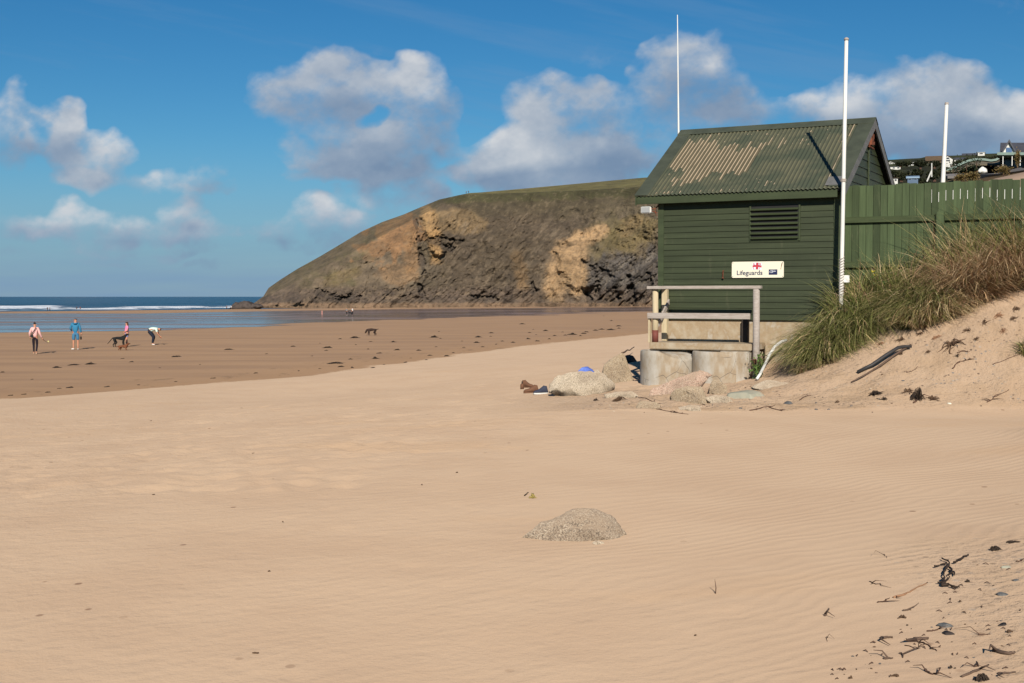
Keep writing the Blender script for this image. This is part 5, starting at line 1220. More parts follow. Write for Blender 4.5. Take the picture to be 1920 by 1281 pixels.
clump('green grass clump bending left between the big green clump and the dry one', [(1722, 600, 20.0, .26), (1745, 588, 20.0, .22), (1705, 588, 20.2, .18)], 4200, .84, 3, P5, [5, 5, 4, 2, 3, 1.2, .6, .6, .5, .5], lean=(-.42, -.15), spread=.7, droop=.75)
clump('straw coloured grass tuft fanning out in front of the green bending clump', [(1745, 612, 19.75, .22), (1765, 615, 19.7, .2)], 2800, .72, 4, P5, [.5, .5, 1, .2, 1.5, 5, 3, 5, 2, 3], lean=(.0, -.1), spread=.9, droop=.7)
clump('dry red-brown grass mat between the straw tuft and the tall dry clump', [(1800, 592, 19.9, .3), (1760, 570, 20.1, .3), (1840, 585, 19.8, .25)], 3600, .55, 5, ST_+RED, [2, 3, 1, 3, 1, 4, 4, 3], lean=(-.05, -.15), spread=1.1, droop=1.0)
clump('large dry straw-brown grass clump high at the right of the dune', [(1840, 555, 20.05, .38), (1800, 535, 20.3, .36), (1890, 545, 20.05, .38), (1930, 535, 20.0, .4)], 11000, 1.12, 6, ST_+RED+GR[:2], [5, 4, 4, 3, 3, 3, 2, 3, .4, .3], lean=(-.10, -.14), spread=.85, droop=.55)
clump('tall upright green grass growing through the dry clump against the fence', [(1830, 520, 20.35, .35), (1790, 530, 20.4, .3), (1870, 500, 20.2, .35)], 1300, 1.30, 7, P5, [3, 4, 5, 2, 4, 3, 1, 2, .4, 1], lean=(.05, -.05), spread=.34, droop=.22)
clump('tall green grass at the right edge of the picture above the dune', [(1915, 520, 20.0, .3), (1960, 520, 19.9, .4), (2020, 520, 19.8, .5)], 1500, 1.28, 8, P5, [3, 4, 4, 2, 4, 3, 1, 2, .4, 1], lean=(.0, -.08), spread=.40, droop=.3)
clump('dry straw grass clump beyond the right edge of the large dry clump', [(2010, 560, 19.7, .5), (2090, 560, 19.6, .5)], 3600, .9, 9, P5, [1, 1, 1, .5, 2, 5, 4, 4, 3, 3], lean=(-.1, -.1), spread=.8, droop=.75)
clump('small spiky green tuft at the right edge on the bare dune slope', [(1922, 694, 18.1, .10)], 320, .30, 10, P5, [4, 4, 3, 3, 2, 1, 1, .5, .5, .5], lean=(-.1, -.05), spread=1.0, droop=.5, group=None, width=.004)
clump('wispy dry grass stalks sticking out left of the big green clump', [(1515, 625, 20.75, .12)], 170, .62, 11, ST_, [3, 1, 4, 1, 2], lean=(-.75, -.05), spread=.35, droop=.4, width=.004)
clump('low dry grass fringe under the big green clump', [(1545, 692, 19.85, .16), (1510, 696, 20.0, .12)], 800, .30, 12, P5, [2, 2, 2, 1, 2, 3, 2, 3, 2, 2], lean=(-.1, -.1), spread=1.2, droop=.8, width=.004)
p0 = P(1672, 575, 20.7); p0.z = gz(p0.x, p0.y); yf = empty('ragwort', p0); tag(yf, 'leafy weed with small yellow flowers among the grass by the fence', 'plant')
r = np.random.RandomState(9); pts = []; fl_ = []; mb = MB()
for k in range(6):
    tip = Vector((r.uniform(-.35, .25), r.uniform(-.15, .05), r.uniform(.45, .75))); mb.tube([(0, 0, -.02), tip*.5+Vector((.03, 0, .05)), tip], [.006, .005, .003], 5)
    for j in range(22): q = tip*r.uniform(.3, 1.0); pts.append((q.x+r.randn()*.04, q.y+r.randn()*.03, q.z+r.randn()*.03))
    fl_.append((tip.x, tip.y, tip.z+.02))
mb.build('stem', M['twig'], yf); leafcloud('leaves', pts, .04, [(.07, .12, .03), (.10, .16, .04)], yf, 6)
leafcloud('flowers', [(a+r.randn()*.012, b_+r.randn()*.01, c_+r.randn()*.01) for a, b_, c_ in fl_ for _ in range(5)], .016, [(.7, .55, .04)], yf, 7)

# ================================================================== THE HILLSIDE AND HOUSES BEYOND THE FENCE
HS = [(1480,420),(1560,360),(1620,304),(1665,301),(1700,299),(1722,298),(1735,295),(1790,293),(1835,290),(1872,289),(1890,284),(1925,279),(2100,262),(2400,250)]
hx = np.arange(1480, 2400, 4.0); hv = np.linspace(0, 1, 60); HX, HV = np.meshgrid(hx, hv)
Yn, Yf_ = 130.0, 420.0
HY = Yn+(Yf_-Yn)*HV; topb = (556-interp(HS, hx))/F
zt = EYE+topb*Yf_; zn = 6.5
bul = HV**1.15
HZ_ = zn+(zt[None]-zn)*bul; HXX = (HX-960)/F*HY
HZ_ = HZ_+(fbm(HXX/9, HY/14, 140, 4)*2.0+fbm(HXX/3, HY/5, 141, 3)*.7)*(1-HV**6)
n1 = fbm(HXX/12, HY/20, 142, 4); n2 = fbm(HXX/3.5, HY/7, 143, 3)
hc = np.ones(HX.shape+(3,))*np.array((.030, .030, .016))
hc = hc*(1-sstep(.0, .5, n1)[..., None])+np.array((.055, .060, .026))*sstep(.0, .5, n1)[..., None]
hc = hc*(1-.6*sstep(.1, .5, n2)[..., None])+np.array((.020, .022, .014))*.6*sstep(.1, .5, n2)[..., None]
bk = HY.copy(); 
HX2 = np.vstack([HXX, HXX[-1:]*1.5]); HY2 = np.vstack([HY, HY[-1:]*1.5]); HZ2 = np.vstack([HZ_, HZ_[-1:]*.95]); hc2 = np.concatenate([hc, hc[-1:]])
def mat_col(name, sc=.8, bs=.8, bd=.3):
    m, t, b = newmat(name); c = t.new('ShaderNodeAttribute', attribute_name='col').outputs['Color']
    k = t.ramp(t.noise(t.pos, sc, 5, .7), [(.3, .6), (.7, 1.35)]); t.put(b.inputs['Base Color'], t.mix(1, c, k, 'MULTIPLY')); b.inputs['Roughness'].default_value = .95
    b.inputs['Specular IOR Level'].default_value = .1; t.put(b.inputs['Normal'], t.bump(t.noise(t.pos, sc*1.7, 5, .7), bs, bd)); return m
M['hill'] = mat_col('scrub_hillside'); hill = grid_obj('hillside', HX2, HY2, HZ2, M['hill'], colors=hc2); tag(hill, kind='structure')
def hill_z(x, y):
    px = 960+F*x/y; v = np.clip((y-Yn)/(Yf_-Yn), 0, 1); return zn+(np.interp(px, hx, zt)-zn)*v**1.15
# sandy bank between fence and hillside
DB = [(1640,352,0),(1740,346,0),(1775,340,0),(1800,334,0),(1830,330,0),(1870,323,0),(1900,316,0),(1925,312,0),(2060,296,0),(2300,285,0)]
bx = np.arange(1640, 2300, 3.0); bv = np.linspace(0, 1, 30); BX, BV = np.meshgrid(bx, bv); BY = 52+58*BV
zb = EYE+(556-interp(DB, bx))/F*110.0; BZ = 3.0+(zb[None]-3.0)*BV**.9; BXX = (BX-960)/F*BY; BZ = BZ+fbm(BXX/2, BY/3, 150, 3)*.25
n1 = fbm(BXX/2.5, BY/3.5, 151, 4); bc = np.ones(BX.shape+(3,))*np.array((.105, .070, .036)); m_ = sstep(0, .4, n1)[..., None]; bc = bc*(1-m_)+np.array((.16, .11, .05))*m_
BXX = np.vstack([BXX, BXX[-1:]*1.08]); BY = np.vstack([BY, BY[-1:]*1.08]); BZ = np.vstack([BZ, BZ[-1:]-3]); bc = np.concatenate([bc, bc[-1:]])
bank = grid_obj('grassy_bank', BXX, BY, BZ, mat_col('bank_scrub', 2.5, .8, .15), colors=bc); tag(bank, kind='structure')
sx_ = np.arange(1835, 2300, 3.0); SVX, SVV = np.meshgrid(sx_, np.linspace(0, 1, 12)); SYY = 34+8*SVV
zs_ = EYE+(556-np.interp(sx_, [1835, 1862, 1920, 2060, 2300], [345, 336, 323, 300, 280]))/F*42.0; SZ = 3.0+(zs_[None]-3.0)*SVV
sb = grid_obj('sand_bank', np.vstack([(SVX-960)/F*SYY, ((SVX-960)/F*SYY)[-1:]*1.1]), np.vstack([SYY, SYY[-1:]*1.1]), np.vstack([SZ, SZ[-1:]-2]), simple('dune_sand', (.45, .31, .22), (.40, .28, .19), .9, 2)); tag(sb, kind='structure')
M['tarmac'] = simple('grey_path', (.20, .18, .17), (.15, .14, .13), .9, 2)
pq = [(1772,333,108),(1800,331.5,108),(1840,331,104),(1870,327,100),(1925,319,96)]
mb = MB(); vs = []
for (x, y, Yd) in pq: q = P(x, y, Yd-2); vs += [q+Vector((0, -.6, -.15)), q+Vector((0, .8, .15))]
mb.add(vs, [(2*i, 2*i+2, 2*i+3, 2*i+1) for i in range(len(pq)-1)]); o = mb.build('path', M['tarmac']); o.modifiers.new('s', 'SOLIDIFY').thickness = .2; tag(o, kind='structure')

WIN = simple('window_glass', (.03, .035, .045), (.05, .055, .07), .12, 3, bump=0)
M['whitew'] = simple('render_white', (.62, .61, .57), (.55, .54, .50), .8, 1, bump=0)
M['roofdk'] = simple('slate_roof', (.055, .055, .065), (.08, .08, .09), .7, 1.5)
M['roofbr'] = simple('brown_roof', (.13, .085, .05), (.09, .06, .035), .8, 1.5)
M['copper'] = simple('verdigris_roof', (.15, .22, .185), (.19, .25, .22), .6, .6)
M['woodgrey'] = simple('cladding_brown', (.10, .075, .055), (.07, .052, .04), .8, 1.5, (1, 1, 6))
def house(px0, py0, px1, py1, Yd, wall, roof, label, wins=2, flat=False, rr=.35, depth=None, gable_front=False, rz=0, door=False, cat='house', group='houses on the hill beyond the fence', nm='house'):
    a = P(px0, py1, Yd); b_ = P(px1, py0, Yd); w = b_.x-a.x; h = b_.z-a.z; d = depth or max(w*.6, 4); hw = h*(1-rr) if not flat else h*.93
    e = empty(nm, ((a.x+b_.x)/2, Yd, a.z), rz); tag(e, label, cat, group)
    mb = MB(); mb.box((-w/2, 0, -6), (w/2, d, hw))
    if gable_front: mb.prism([(-w/2, hw), (w/2, hw), (0, h-.12*h*rr)], .001, d-.001, 'y')
    elif not flat: mb.prism([(0.001, hw), (d-.001, hw), (d/2, h-.1)], -w/2+.001, w/2-.001, 'x')
    mb.build('wall', wall, e)
    mb = MB(); ov = .06*w+.1; t_ = max(.12, .05*h)
    if flat: mb.box((-w/2-ov, -ov, hw), (w/2+ov, d+ov, h)); 
    elif gable_front:
        for sg in (-1, 1): mb.prism([(sg*(w/2+ov), hw-ov*.5), (0, h), (0, h+t_), (sg*(w/2+ov), hw+t_-ov*.5)], -ov, d+ov, 'y')
    else:
        mb.prism([(-ov, hw-ov*.4), (d/2, h), (d/2, h+t_), (-ov, hw+t_-ov*.4)], -w/2-ov, w/2+ov, 'x'); mb.prism([(d+ov, hw-ov*.4), (d/2, h), (d/2, h+t_), (d+ov, hw+t_-ov*.4)], -w/2-ov, w/2+ov, 'x')
    mb.build('roof', roof, e)
    for k in range(wins):
        cx = -w/2+w*(k+.5)/wins; ww_ = w/wins*.28; z0_ = hw*.35; z1_ = hw*.8
        mb = MB(); mb.box((cx-ww_, -.06, z0_), (cx+ww_, -.01, z1_)); f_ = mb.build('window', M['white'], e)
        mb = MB(); mb.box((cx-ww_*.85, -.09, z0_+.06*hw), (cx+ww_*.85, -.062, z1_-.06*hw)); mb.build('pane', WIN, f_)
    if gable_front: mb = MB(); mb.box((-w*.12, -.07, hw+.02), (w*.12, -.01, hw+h*rr*.45)); mb.build('window', WIN, e)
    e.rotation_euler[2] = -math.atan(((px0+px1)/2-960)/F)
    return e
house(1663, 304, 1676, 312, 395, M['whitew'], M['whitew'], 'small white gabled house nearest the hut roof on the far hill', 1, gable_front=True)
house(1664, 312, 1688, 318.5, 370, M['whitew'], M['roofdk'], 'long low white house just below the small gabled one', 3, flat=True)
house(1701, 311, 1706, 315.5, 380, M['whitew'], M['whitew'], 'tiny white box house left of the one with a dark window', 1, flat=True)
house(1708, 304.5, 1717.5, 311.5, 385, M['whitew'], M['whitew'], 'small white house with one dark window on the dark hillside', 1, flat=True)
house(1738, 292, 1768, 303, 380, M['roofbr'], M['roofbr'], 'long brown thatched-looking roof left of the leaning pole', 0, rr=.8)
house(1768, 292, 1786, 305, 360, M['whitew'], M['roofbr'], 'cream gabled bungalow just right of the leaning pole', 1, gable_front=True, rr=.5)
house(1790, 295, 1809, 305, 370, M['whitew'], M['roofdk'], 'grey-roofed low white house right of the gabled bungalow', 2)
house(1806, 287, 1830, 293, 415, M['whitew'], M['roofdk'], 'dark slate roofed house on the skyline right of the bungalow', 2, rr=.6)
house(1834, 285.5, 1846, 291, 410, M['whitew'], M['whitew'], 'small white house on the skyline left of the big gabled house', 1, flat=True)
house(1669, 334, 1683, 342, 150, M['whitew'], M['woodgrey'], 'small white shed with dark windows just above the fence', 2, flat=True, cat='shed', group=None, nm='shed')
bl = house(1702, 329, 1721, 338, 155, simple('kiosk_blue', (.10, .15, .22), (.08, .12, .18), .7, 1), simple('kiosk_roof', (.26, .36, .46), (.22, .31, .40), .6, 1), 'pale blue roofed kiosk at the foot of the dark hillside', 2, cat='kiosk', group=None, nm='kiosk', rr=.5)
# restaurant with wavy copper roof
e = empty('wavy_roof_building', P(1780, 323, 128)); tag(e, 'low building with a wavy green copper roof above the bank', 'building')
o0 = e.location
prof = [(1774,322.5),(1782,319),(1795,312),(1808,305.5),(1820,301.5),(1832,299.5),(1845,300),(1858,302),(1868,300.5),(1874,297)]
mb = MB(); n = len(prof); vs = []
for yy in (0, 3, 12):
    for (x, y) in prof: vs.append(P(x, y+(1.0 if yy == 0 else 0), 128)+Vector((0, yy, .0))-o0)
mb.add(vs, [(j*n+i, j*n+i+1, (j+1)*n+i+1, (j+1)*n+i) for j in range(2) for i in range(n-1)]); r_ = mb.build('roof', M['copper'], e); r_.modifiers.new('s', 'SOLIDIFY').thickness = .22
mb = MB(); vs = []
for (x, y) in prof: q = P(x, y+2.6, 128)+Vector((0, .15, 0))-o0; vs.append(q)
for (x, y) in prof: q = P(x, min(324, y+12 if x < 1832 else 312), 128)+Vector((0, -2.2, 0))-o0; vs.append(q)
mb.add(vs, [(i, i+1, n+i+1, n+i) for i in range(n-1)]); r_ = mb.build('lower_roof', simple('weathered_shingle', (.17, .145, .10), (.13, .11, .075), .85, 1.2), e); r_.modifiers.new('s', 'SOLIDIFY').thickness = .15
mb = MB(); a = P(1783, 326, 128)-o0; b_ = P(1874, 303, 128)-o0; mb.box((a.x, .4, a.z-3), (b_.x, 9, P(0, 309, 128).z-o0.z)); mb.build('wall', M['woodgrey'], e)
for k in range(5):
    a = P(1828+k*9, 320, 128)-o0; b_ = P(1835+k*9, 312, 128)-o0; mb = MB(); mb.box((a.x, .2, a.z), (b_.x, .39, b_.z)); mb.build('window', WIN, e)
def turn(e, u):
    for ch in e.children_recursive:
        for v in ch.data.vertices: v.co.x += u*v.co.y
turn(e, .365)
for (x, y) in ((1787, 324), (1795, 322), (1812, 318), (1831, 313)): 
    q = P(x, y, 120); q2 = empty('shrub', q); tag(q2, 'small dark shrub on the bank in front of the wavy roofed building', 'shrub', 'shrubs in front of the wavy roofed building')
    r = np.random.RandomState(int(x)); leafcloud('foliage', r.randn(160, 3)*np.array((.30, .3, .40))+np.array((0, 0, .3)), .10, [(.02, .03, .014), (.04, .05, .02)], q2, int(x)); mb = MB(); mb.tube([(0, 0, -.6), (0, 0, .4)], .04, 5); mb.build('stem', M['twig'], q2)
o = rock_mesh('dome_tent', P(1843, 319, 118), (.55, .5, .36), 0, 5, M['white'], sub=3, rough=.05); tag(o, 'small white dome on the bank below the wavy roof', 'tent')
# big house at the right
e = empty('gabled_house', P(1900, 316, 118)); o0 = e.location; tag(e, 'big house with dark slate roof, white gable window and green awning roof at right', 'house')
def Q(x, y, dy=0, Yd=118): q = P(x, y, Yd)-o0; q.y += dy; return q
a = Q(1874, 316); b_ = Q(1990, 292)
mb = MB(); mb.box((a.x, 1.2, a.z-4), (b_.x, 11, b_.z+.2)); mb.build('wall', M['woodgrey'], e)
mb = MB(); a = Q(1870, 293.5); b_ = Q(1996, 288.5); mb.box((a.x, -1.2, a.z), (b_.x, 1.5, b_.z)); o = mb.build('awning_roof', M['copper'], e)
mb = MB(); y0, y1 = Q(0, 287.5).z, P(1900, 272.5, 123.5).z-o0.z; x0, x1 = Q(1878, 0).x, Q(2000, 0).x
mb.prism([(1.0, y0-.2), (5.5, y1), (10, y0-.2), (10, y0+.0), (5.5, y1+.25), (1.0, y0+.05)], x0, x1, 'x'); mb.build('roof', M['roofdk'], e)
mb = MB(); c_ = Q(1896, 0).x; wd = Q(1909, 0).x-c_; mb.prism([(c_-wd, y0+.02), (c_+wd, y0+.02), (c_, y1-.35)], .6, 5, 'y'); g_ = mb.build('gable', M['whitew'], e)
mb = MB(); mb.prism([(c_-wd*1.25, y0-.05), (c_, y1-.05), (c_, y1-.32), (c_-wd*1.05, y0-.05)], .3, 5.2, 'y'); mb.prism([(c_+wd*1.25, y0-.05), (c_, y1-.05), (c_, y1-.32), (c_+wd*1.05, y0-.05)], .3, 5.2, 'y'); mb.build('gable_roof', M['roofdk'], e)
mb = MB(); mb.box((c_-wd*.42, .52, y0+.08), (c_+wd*.42, .59, y0+(y1-y0)*.42)); mb.build('window', simple('blue_glass', (.10, .16, .28), (.07, .12, .22), .15, 2, bump=0), g_)
mb = MB(); a = Q(1878, 312); b_ = Q(1988, 295); mb.box((a.x, 1.1, a.z), (b_.x, 1.19, b_.z)); mb.build('glazing', WIN, e)
for x in (1880, 1897, 1912, 1930, 1950): mb = MB(); a = Q(x, 313); b_ = Q(x+1.6, 294); mb.box((a.x, -1.0, a.z), (b_.x, -.8, b_.z)); mb.build('post', M['white'], e)
turn(e, .40)
for (x, y, w, c_) in ((1882, 322, 26, 0), (1823, 334, 24, 0), (1800, 337, 16, 0), (1908, 300, 8, 0)):
    q = P(x, y+2, 96 if y < 330 else 80); e2 = empty('dry_shrub', q); tag(e2, {1882: 'yellow-brown shrub on the bank below the big gabled house', 1823: 'tan dry shrub just above the fence below the wavy roof', 1800: 'small tan shrub just above the fence right of the leaning pole', 1908: 'thin tall yellow shrub in front of the white posts'}[x], 'shrub', 'dry shrubs above the fence')
    s_ = w*q.y/F/2; r = np.random.RandomState(x); leafcloud('foliage', np.abs(r.randn(700, 3))*np.sign(r.randn(700, 3))*np.array((s_*.5, s_*.4, s_*.28 if w > 10 else s_*1.5))+np.array((0, 0, .2)), .07, [(.17, .12, .04), (.11, .09, .035), (.22, .15, .06)], e2, x)
    mb = MB(); mb.tube([(0, 0, -.8), (0, 0, .3)], .04, 5); mb.build('stem', M['twig'], e2)
e = empty('slipway_ladder', P(1738, 331, 150)); tag(e, 'pale slanting ladder frame standing on the dark hillside', 'ladder'); o0 = e.location
mb = MB(); mb.tube([(0, 0, -.6), P(1747, 320, 150)-o0], .09, 5); mb.tube([P(1747, 332, 150)-o0, P(1747, 306, 150)-o0], .07, 5); mb.build('frame', M['whitew'], e)
# bushes on the hillside skyline
for k, (x, y, w, h) in enumerate(((1726,302,22,9),(1752,303,20,8),(1700,304,18,5),(1688,305,14,5),(1716,320,26,9),(1752,322,26,11),(1690,326,20,9),(1820,297,26,8),(1848,296,22,8),(1866,294,16,8),(1730,338,22,7),(1770,316,18,8),(1678,323,18,7),(1800,302,16,6))):
    Yd = 300 if y < 312 else 210; q = P(x, y+h*.5, Yd); e2 = empty('hill_tree', q); tag(e2, 'dark rounded tree on the scrubby hillside beyond the fence', 'tree', 'dark trees on the hillside beyond the fence')
    sc = Yd/F; r = np.random.RandomState(k+20); n = 900; d = r.randn(n, 3); d /= np.linalg.norm(d, axis=1)[:, None]; rr_ = (.55+.5*r.rand(n))*(1+.35*fbm(d[:, 0]*3, d[:, 1]*3+d[:, 2]*2, k, 3))
    pts = d*rr_[:, None]*np.array((w*sc*.5, w*sc*.4, h*sc*.55)); leafcloud('crown', pts, .38, [(.022, .028, .012), (.035, .042, .018), (.016, .019, .010), (.05, .05, .022)], e2, k)
    mb = MB(); mb.tube([(0, 0, -h*sc*1.2), (0, 0, h*sc*.1)], [.3, .15], 6); mb.build('trunk', M['twig'], e2)

# ================================================================== PEOPLE AND DOGS
def skinmesh(name, V, E, Rr, mat, parent, sub=2, extra=None):
    me = bpy.data.meshes.new(name+'_s'); me.from_pydata([Vector(v) for v in V], E, []); me.update()
    o = bpy.data.objects.new(name+'_s', me); COL.objects.link(o)
    md = o.modifiers.new('k', 'SKIN'); md.use_smooth_shade = True
    for i, q in enumerate(Rr): me.skin_vertices[0].data[i].radius = (q, q) if not isinstance(q, tuple) else q
    me.skin_vertices[0].data[0].use_root = True
    if sub: o.modifiers.new('u', 'SUBSURF').levels = sub
    dg = bpy.context.evaluated_depsgraph_get(); m2 = bpy.data.meshes.new_from_object(o.evaluated_get(dg)); bpy.data.objects.remove(o)
    if extra and extra.v:
        b = bmesh.new(); b.from_mesh(m2); n0 = [b.verts.new(v) for v in extra.v]
        for f in extra.f:
            try: b.faces.new([n0[i] for i in f])
            except Exception: pass
        bmesh.ops.recalc_face_normals(b, faces=b.faces[:]); b.to_mesh(m2); b.free()
    m2.name = name; return link(name, m2, mat, parent, True)
SK = simple('skin', S(196, 140, 112), S(180, 124, 98), .6, 6, bump=0)
def cloth(n, c, k=.8): return simple(n, c, tuple(x*k for x in c), .85, 9, bump=.3, bd=.004)
STAND = dict(pel=(0,0,.95), sp=(0,0,1.14), ch=(0,0,1.34), nk=(0,.0,1.49), hb=(0,.01,1.57), ht=(0,.015,1.68), shL=(-.17,0,1.42), shR=(.17,0,1.42), elL=(-.24,-.02,1.15), elR=(.24,-.02,1.15),
    wrL=(-.26,.05,.92), wrR=(.26,.05,.92), hpL=(-.09,0,.92), hpR=(.09,0,.92), knL=(-.10,.03,.50), knR=(.10,.03,.50), anL=(-.10,-.01,.08), anR=(.10,-.01,.08), toL=(-.12,.14,.035), toR=(.12,.14,.035))
def lerp(a, b, t_): return tuple(x+(y-x)*t_ for x, y in zip(a, b))
def person(label, px, py_, head, pose=None, H=1.72, top=None, sleeve=1.0, legs=None, leglen=1.0, shoes=None, hair=None, hairlen=0, bulk=1.0, sub=2, cat='person', group=None, topdrop=0.0, legw=1.0, z=None, fingers=True):
    J = dict(STAND); J.update(pose or {}); k = H/1.75; p = gp(px, py_) if z is None else z
    e = empty('person', p, head); e.scale = (k, k, k); tag(e, label, cat, group)
    names = ['pel', 'sp', 'ch', 'nk', 'hb', 'ht', 'shL', 'elL', 'wrL', 'shR', 'elR', 'wrR', 'hpL', 'knL', 'anL', 'hpR', 'knR', 'anR', 'toL', 'toR']
    V = [J[n] for n in names]; I = {n: i for i, n in enumerate(names)}
    E = [(I[a], I[b]) for a, b in (('pel','sp'),('sp','ch'),('ch','nk'),('nk','hb'),('hb','ht'),('ch','shL'),('shL','elL'),('elL','wrL'),('ch','shR'),('shR','elR'),('elR','wrR'),('pel','hpL'),('hpL','knL'),('knL','anL'),('pel','hpR'),('hpR','knR'),('knR','anR'),('anL','toL'),('anR','toR'))]
    Rr = [.12*bulk, .115*bulk, .13*bulk, .055, .075, .085, .052, .042, .028, .052, .042, .028, .085*bulk, .058, .038, .085*bulk, .058, .038, .03, .03]
    # palms
    ex = MB()
    for sd in 'LR':
        w_ = Vector(J['wr'+sd]); d = (w_-Vector(J['el'+sd])).normalized(); side = d.cross(Vector((0, 1, 0))); side = side.normalized() if side.length > .1 else Vector((1, 0, 0)); fwd = Vector((0, 1, 0))-d*d.y; fwd.normalize()
        ex.tube([w_-d*.01, w_+d*.04, w_+d*.09], [.026, .036, .032], 8)
        if fingers:
            for q in range(4): b0 = w_+d*.085+fwd*(q-1.5)*.017; ex.tube([b0, b0+d*.035+side*.004, b0+d*(.062+.008*(1-abs(q-1.5)))+side*.016], [.009, .008, .006], 6)
            b0 = w_+d*.03+fwd*.03; ex.tube([b0, b0+d*.025+fwd*.025, b0+d*.055+fwd*.03], [.011, .009, .007], 6)
    hb, ht = Vector(J['hb']), Vector(J['ht']); up = (ht-hb).normalized(); fw = Vector(J.get('face', (0, 1, 0))); fw = (fw-up*fw.dot(up)).normalized(); sd_ = fw.cross(up); mid = hb.lerp(ht, .45)
    ex.tube([mid+fw*.085+up*.02, mid+fw*.112-up*.015], [.010, .014], 6)
    for s_ in (-1, 1): ex.tube([mid+sd_*s_*.080+up*.01, mid+sd_*s_*.095+up*.012, mid+sd_*s_*.085-up*.03], [.012, .018, .008], 6)
    body = skinmesh('body', V, E, Rr, SK, e, sub, ex)
    for s_ in (-1, 1):
        if H > 1 and fingers: o = MB(); c_ = mid+fw*.092+sd_*s_*.032+up*.02; o.tube([c_-fw*.01, c_+fw*.002], [.012, .006], 6); o.build('eye', M['black'], e)
    if fingers: o = MB(); c_ = mid+fw*.088-up*.045; o.tube([c_-sd_*.025, c_+fw*.006, c_+sd_*.025], [.004, .007, .004], 5); o.build('mouth', M['redpaint'], e)
    # top
    if top:
        b0 = lerp(J['pel'], J['sp'], -.28-topdrop); el = lambda s_: lerp(J['sh'+s_], J['el'+s_], min(sleeve*2, 1)); wr = lambda s_: lerp(J['el'+s_], J['wr'+s_], max(0, sleeve*2-1)*.92)
        Vt = [b0, J['sp'], J['ch'], lerp(J['ch'], J['nk'], .75), J['shL'], el('L'), J['shR'], el('R')]; Et = [(0,1),(1,2),(2,3),(2,4),(4,5),(2,6),(6,7)]; Rt = [.150*bulk, .142*bulk, .155*bulk, .075, .078, .062, .078, .062]
        if sleeve > .5: Vt += [wr('L'), wr('R')]; Et += [(5, 8), (7, 9)]; Rt += [.045, .045]
        skinmesh('top', Vt, Et, Rt, top, e, sub)
    if legs:
        f = leglen; kn = lambda s_: lerp(J['hp'+s_], J['kn'+s_], min(f*2, 1)); an = lambda s_: lerp(J['kn'+s_], J['an'+s_], max(0, f*2-1))
        Vl = [lerp(J['pel'], J['sp'], .22), J['pel'], J['hpL'], kn('L'), J['hpR'], kn('R')]; El = [(0,1),(1,2),(2,3),(1,4),(4,5)]; Rl = [.128*bulk, .135*bulk, .108*bulk*legw, .078*legw, .108*bulk*legw, .078*legw]
        if f > .5: Vl += [an('L'), an('R')]; El += [(3, 6), (5, 7)]; Rl += [.055*legw, .055*legw]
        skinmesh('trousers' if f > .6 else 'shorts', Vl, El, Rl, legs, e, sub)
    if shoes:
        for s_ in 'LR':
            a, b_ = Vector(J['an'+s_]), Vector(J['to'+s_]); d = (b_-a); hl_ = a-Vector((d.x, d.y, 0)).normalized()*.05; hl_.z = b_.z+.005
            skinmesh('shoe', [tuple(a-Vector((0, 0, .01))), tuple(Vector((a.x, a.y, b_.z+.01))), tuple(hl_), tuple(b_)], [(0, 1), (1, 2), (1, 3)], [.050, .048, .040, .042], shoes, e, 1)
    if hair:
        c_ = hb.lerp(ht, .62)-fw*.018; Vh = [tuple(c_-up*.01), tuple(c_+up*.065)]; Eh = [(0, 1)]; Rh = [.092, .078]
        if hairlen: Vh += [tuple(hb-fw*.075-up*.02), tuple(hb-fw*.10-up*hairlen*.5), tuple(hb-fw*.095-up*hairlen)]; Eh += [(0, 2), (2, 3), (3, 4)]; Rh += [(.075, .06), (.07, .04), (.04, .025)]
        skinmesh('hair', Vh, Eh, Rh, hair, e, sub)
    return e
HAIRD = simple('dark_hair', (.012, .010, .009), (.02, .015, .012), .6, 20); HAIRB = simple('brown_hair', (.10, .045, .025), (.06, .03, .018), .6, 20)
# woman in pink, walking away
w1 = person('person in pale pink top and dark trousers walking away with a ball thrower', 66, 664, R_(6), dict(knL=(-.10,.10,.50), anL=(-.10,.12,.08), toL=(-.11,.27,.035), knR=(.09,.06,.50), anR=(.10,-.16,.10), toR=(.11,-.02,.03), wrR=(.36,.10,.86), elR=(.27,-.03,1.13), wrL=(-.27,.06,.93), elL=(-.27,-.06,1.15)),
    1.66, cloth('pink_blouse', S(232, 178, 172)), .95, cloth('black_leggings', (.018, .013, .02)), .98, cloth('beige_shoes', S(214, 178, 150)), HAIRD, 0, 1.06, legw=.82)
hb_ = MB(); hb_.tube([(0, -.05, 1.70), (0, -.06, 1.76)], [.055, .04], 10); hb_.build('hair_bun', HAIRD, w1, True)
mb = MB(); mb.tube([(.09, -.14, 1.50), (.02, -.17, 1.36), (-.08, -.17, 1.20), (-.16, -.14, 1.05)], .014, 6); mb.build('bag_strap', M['black'], w1)
mb = MB(); mb.tube([(.14, -.13, 1.45), (.06, -.165, 1.32), (-.02, -.17, 1.18), (-.13, -.14, 1.02)], .010, 6); mb.build('bag_strap', M['black'], w1)
mb = MB(); mb.box((-.21, -.17, .93), (-.05, -.10, 1.06), bev=.015); mb.build('waist_bag', M['black'], w1)
bp = w1.location+Vector((.36, .14, .76)); bt = empty('ball_thrower', bp, 0); tag(bt, 'dark ball thrower with a yellow ball held by the person in pink', 'ball thrower')
mb = MB(); mb.tube([(0, 0, .02), (.10, .02, -.08), (.20, .02, -.14), (.24, .02, -.13)], [.014, .011, .010, .02], 6); mb.build('handle', M['darkwood'], bt, True)
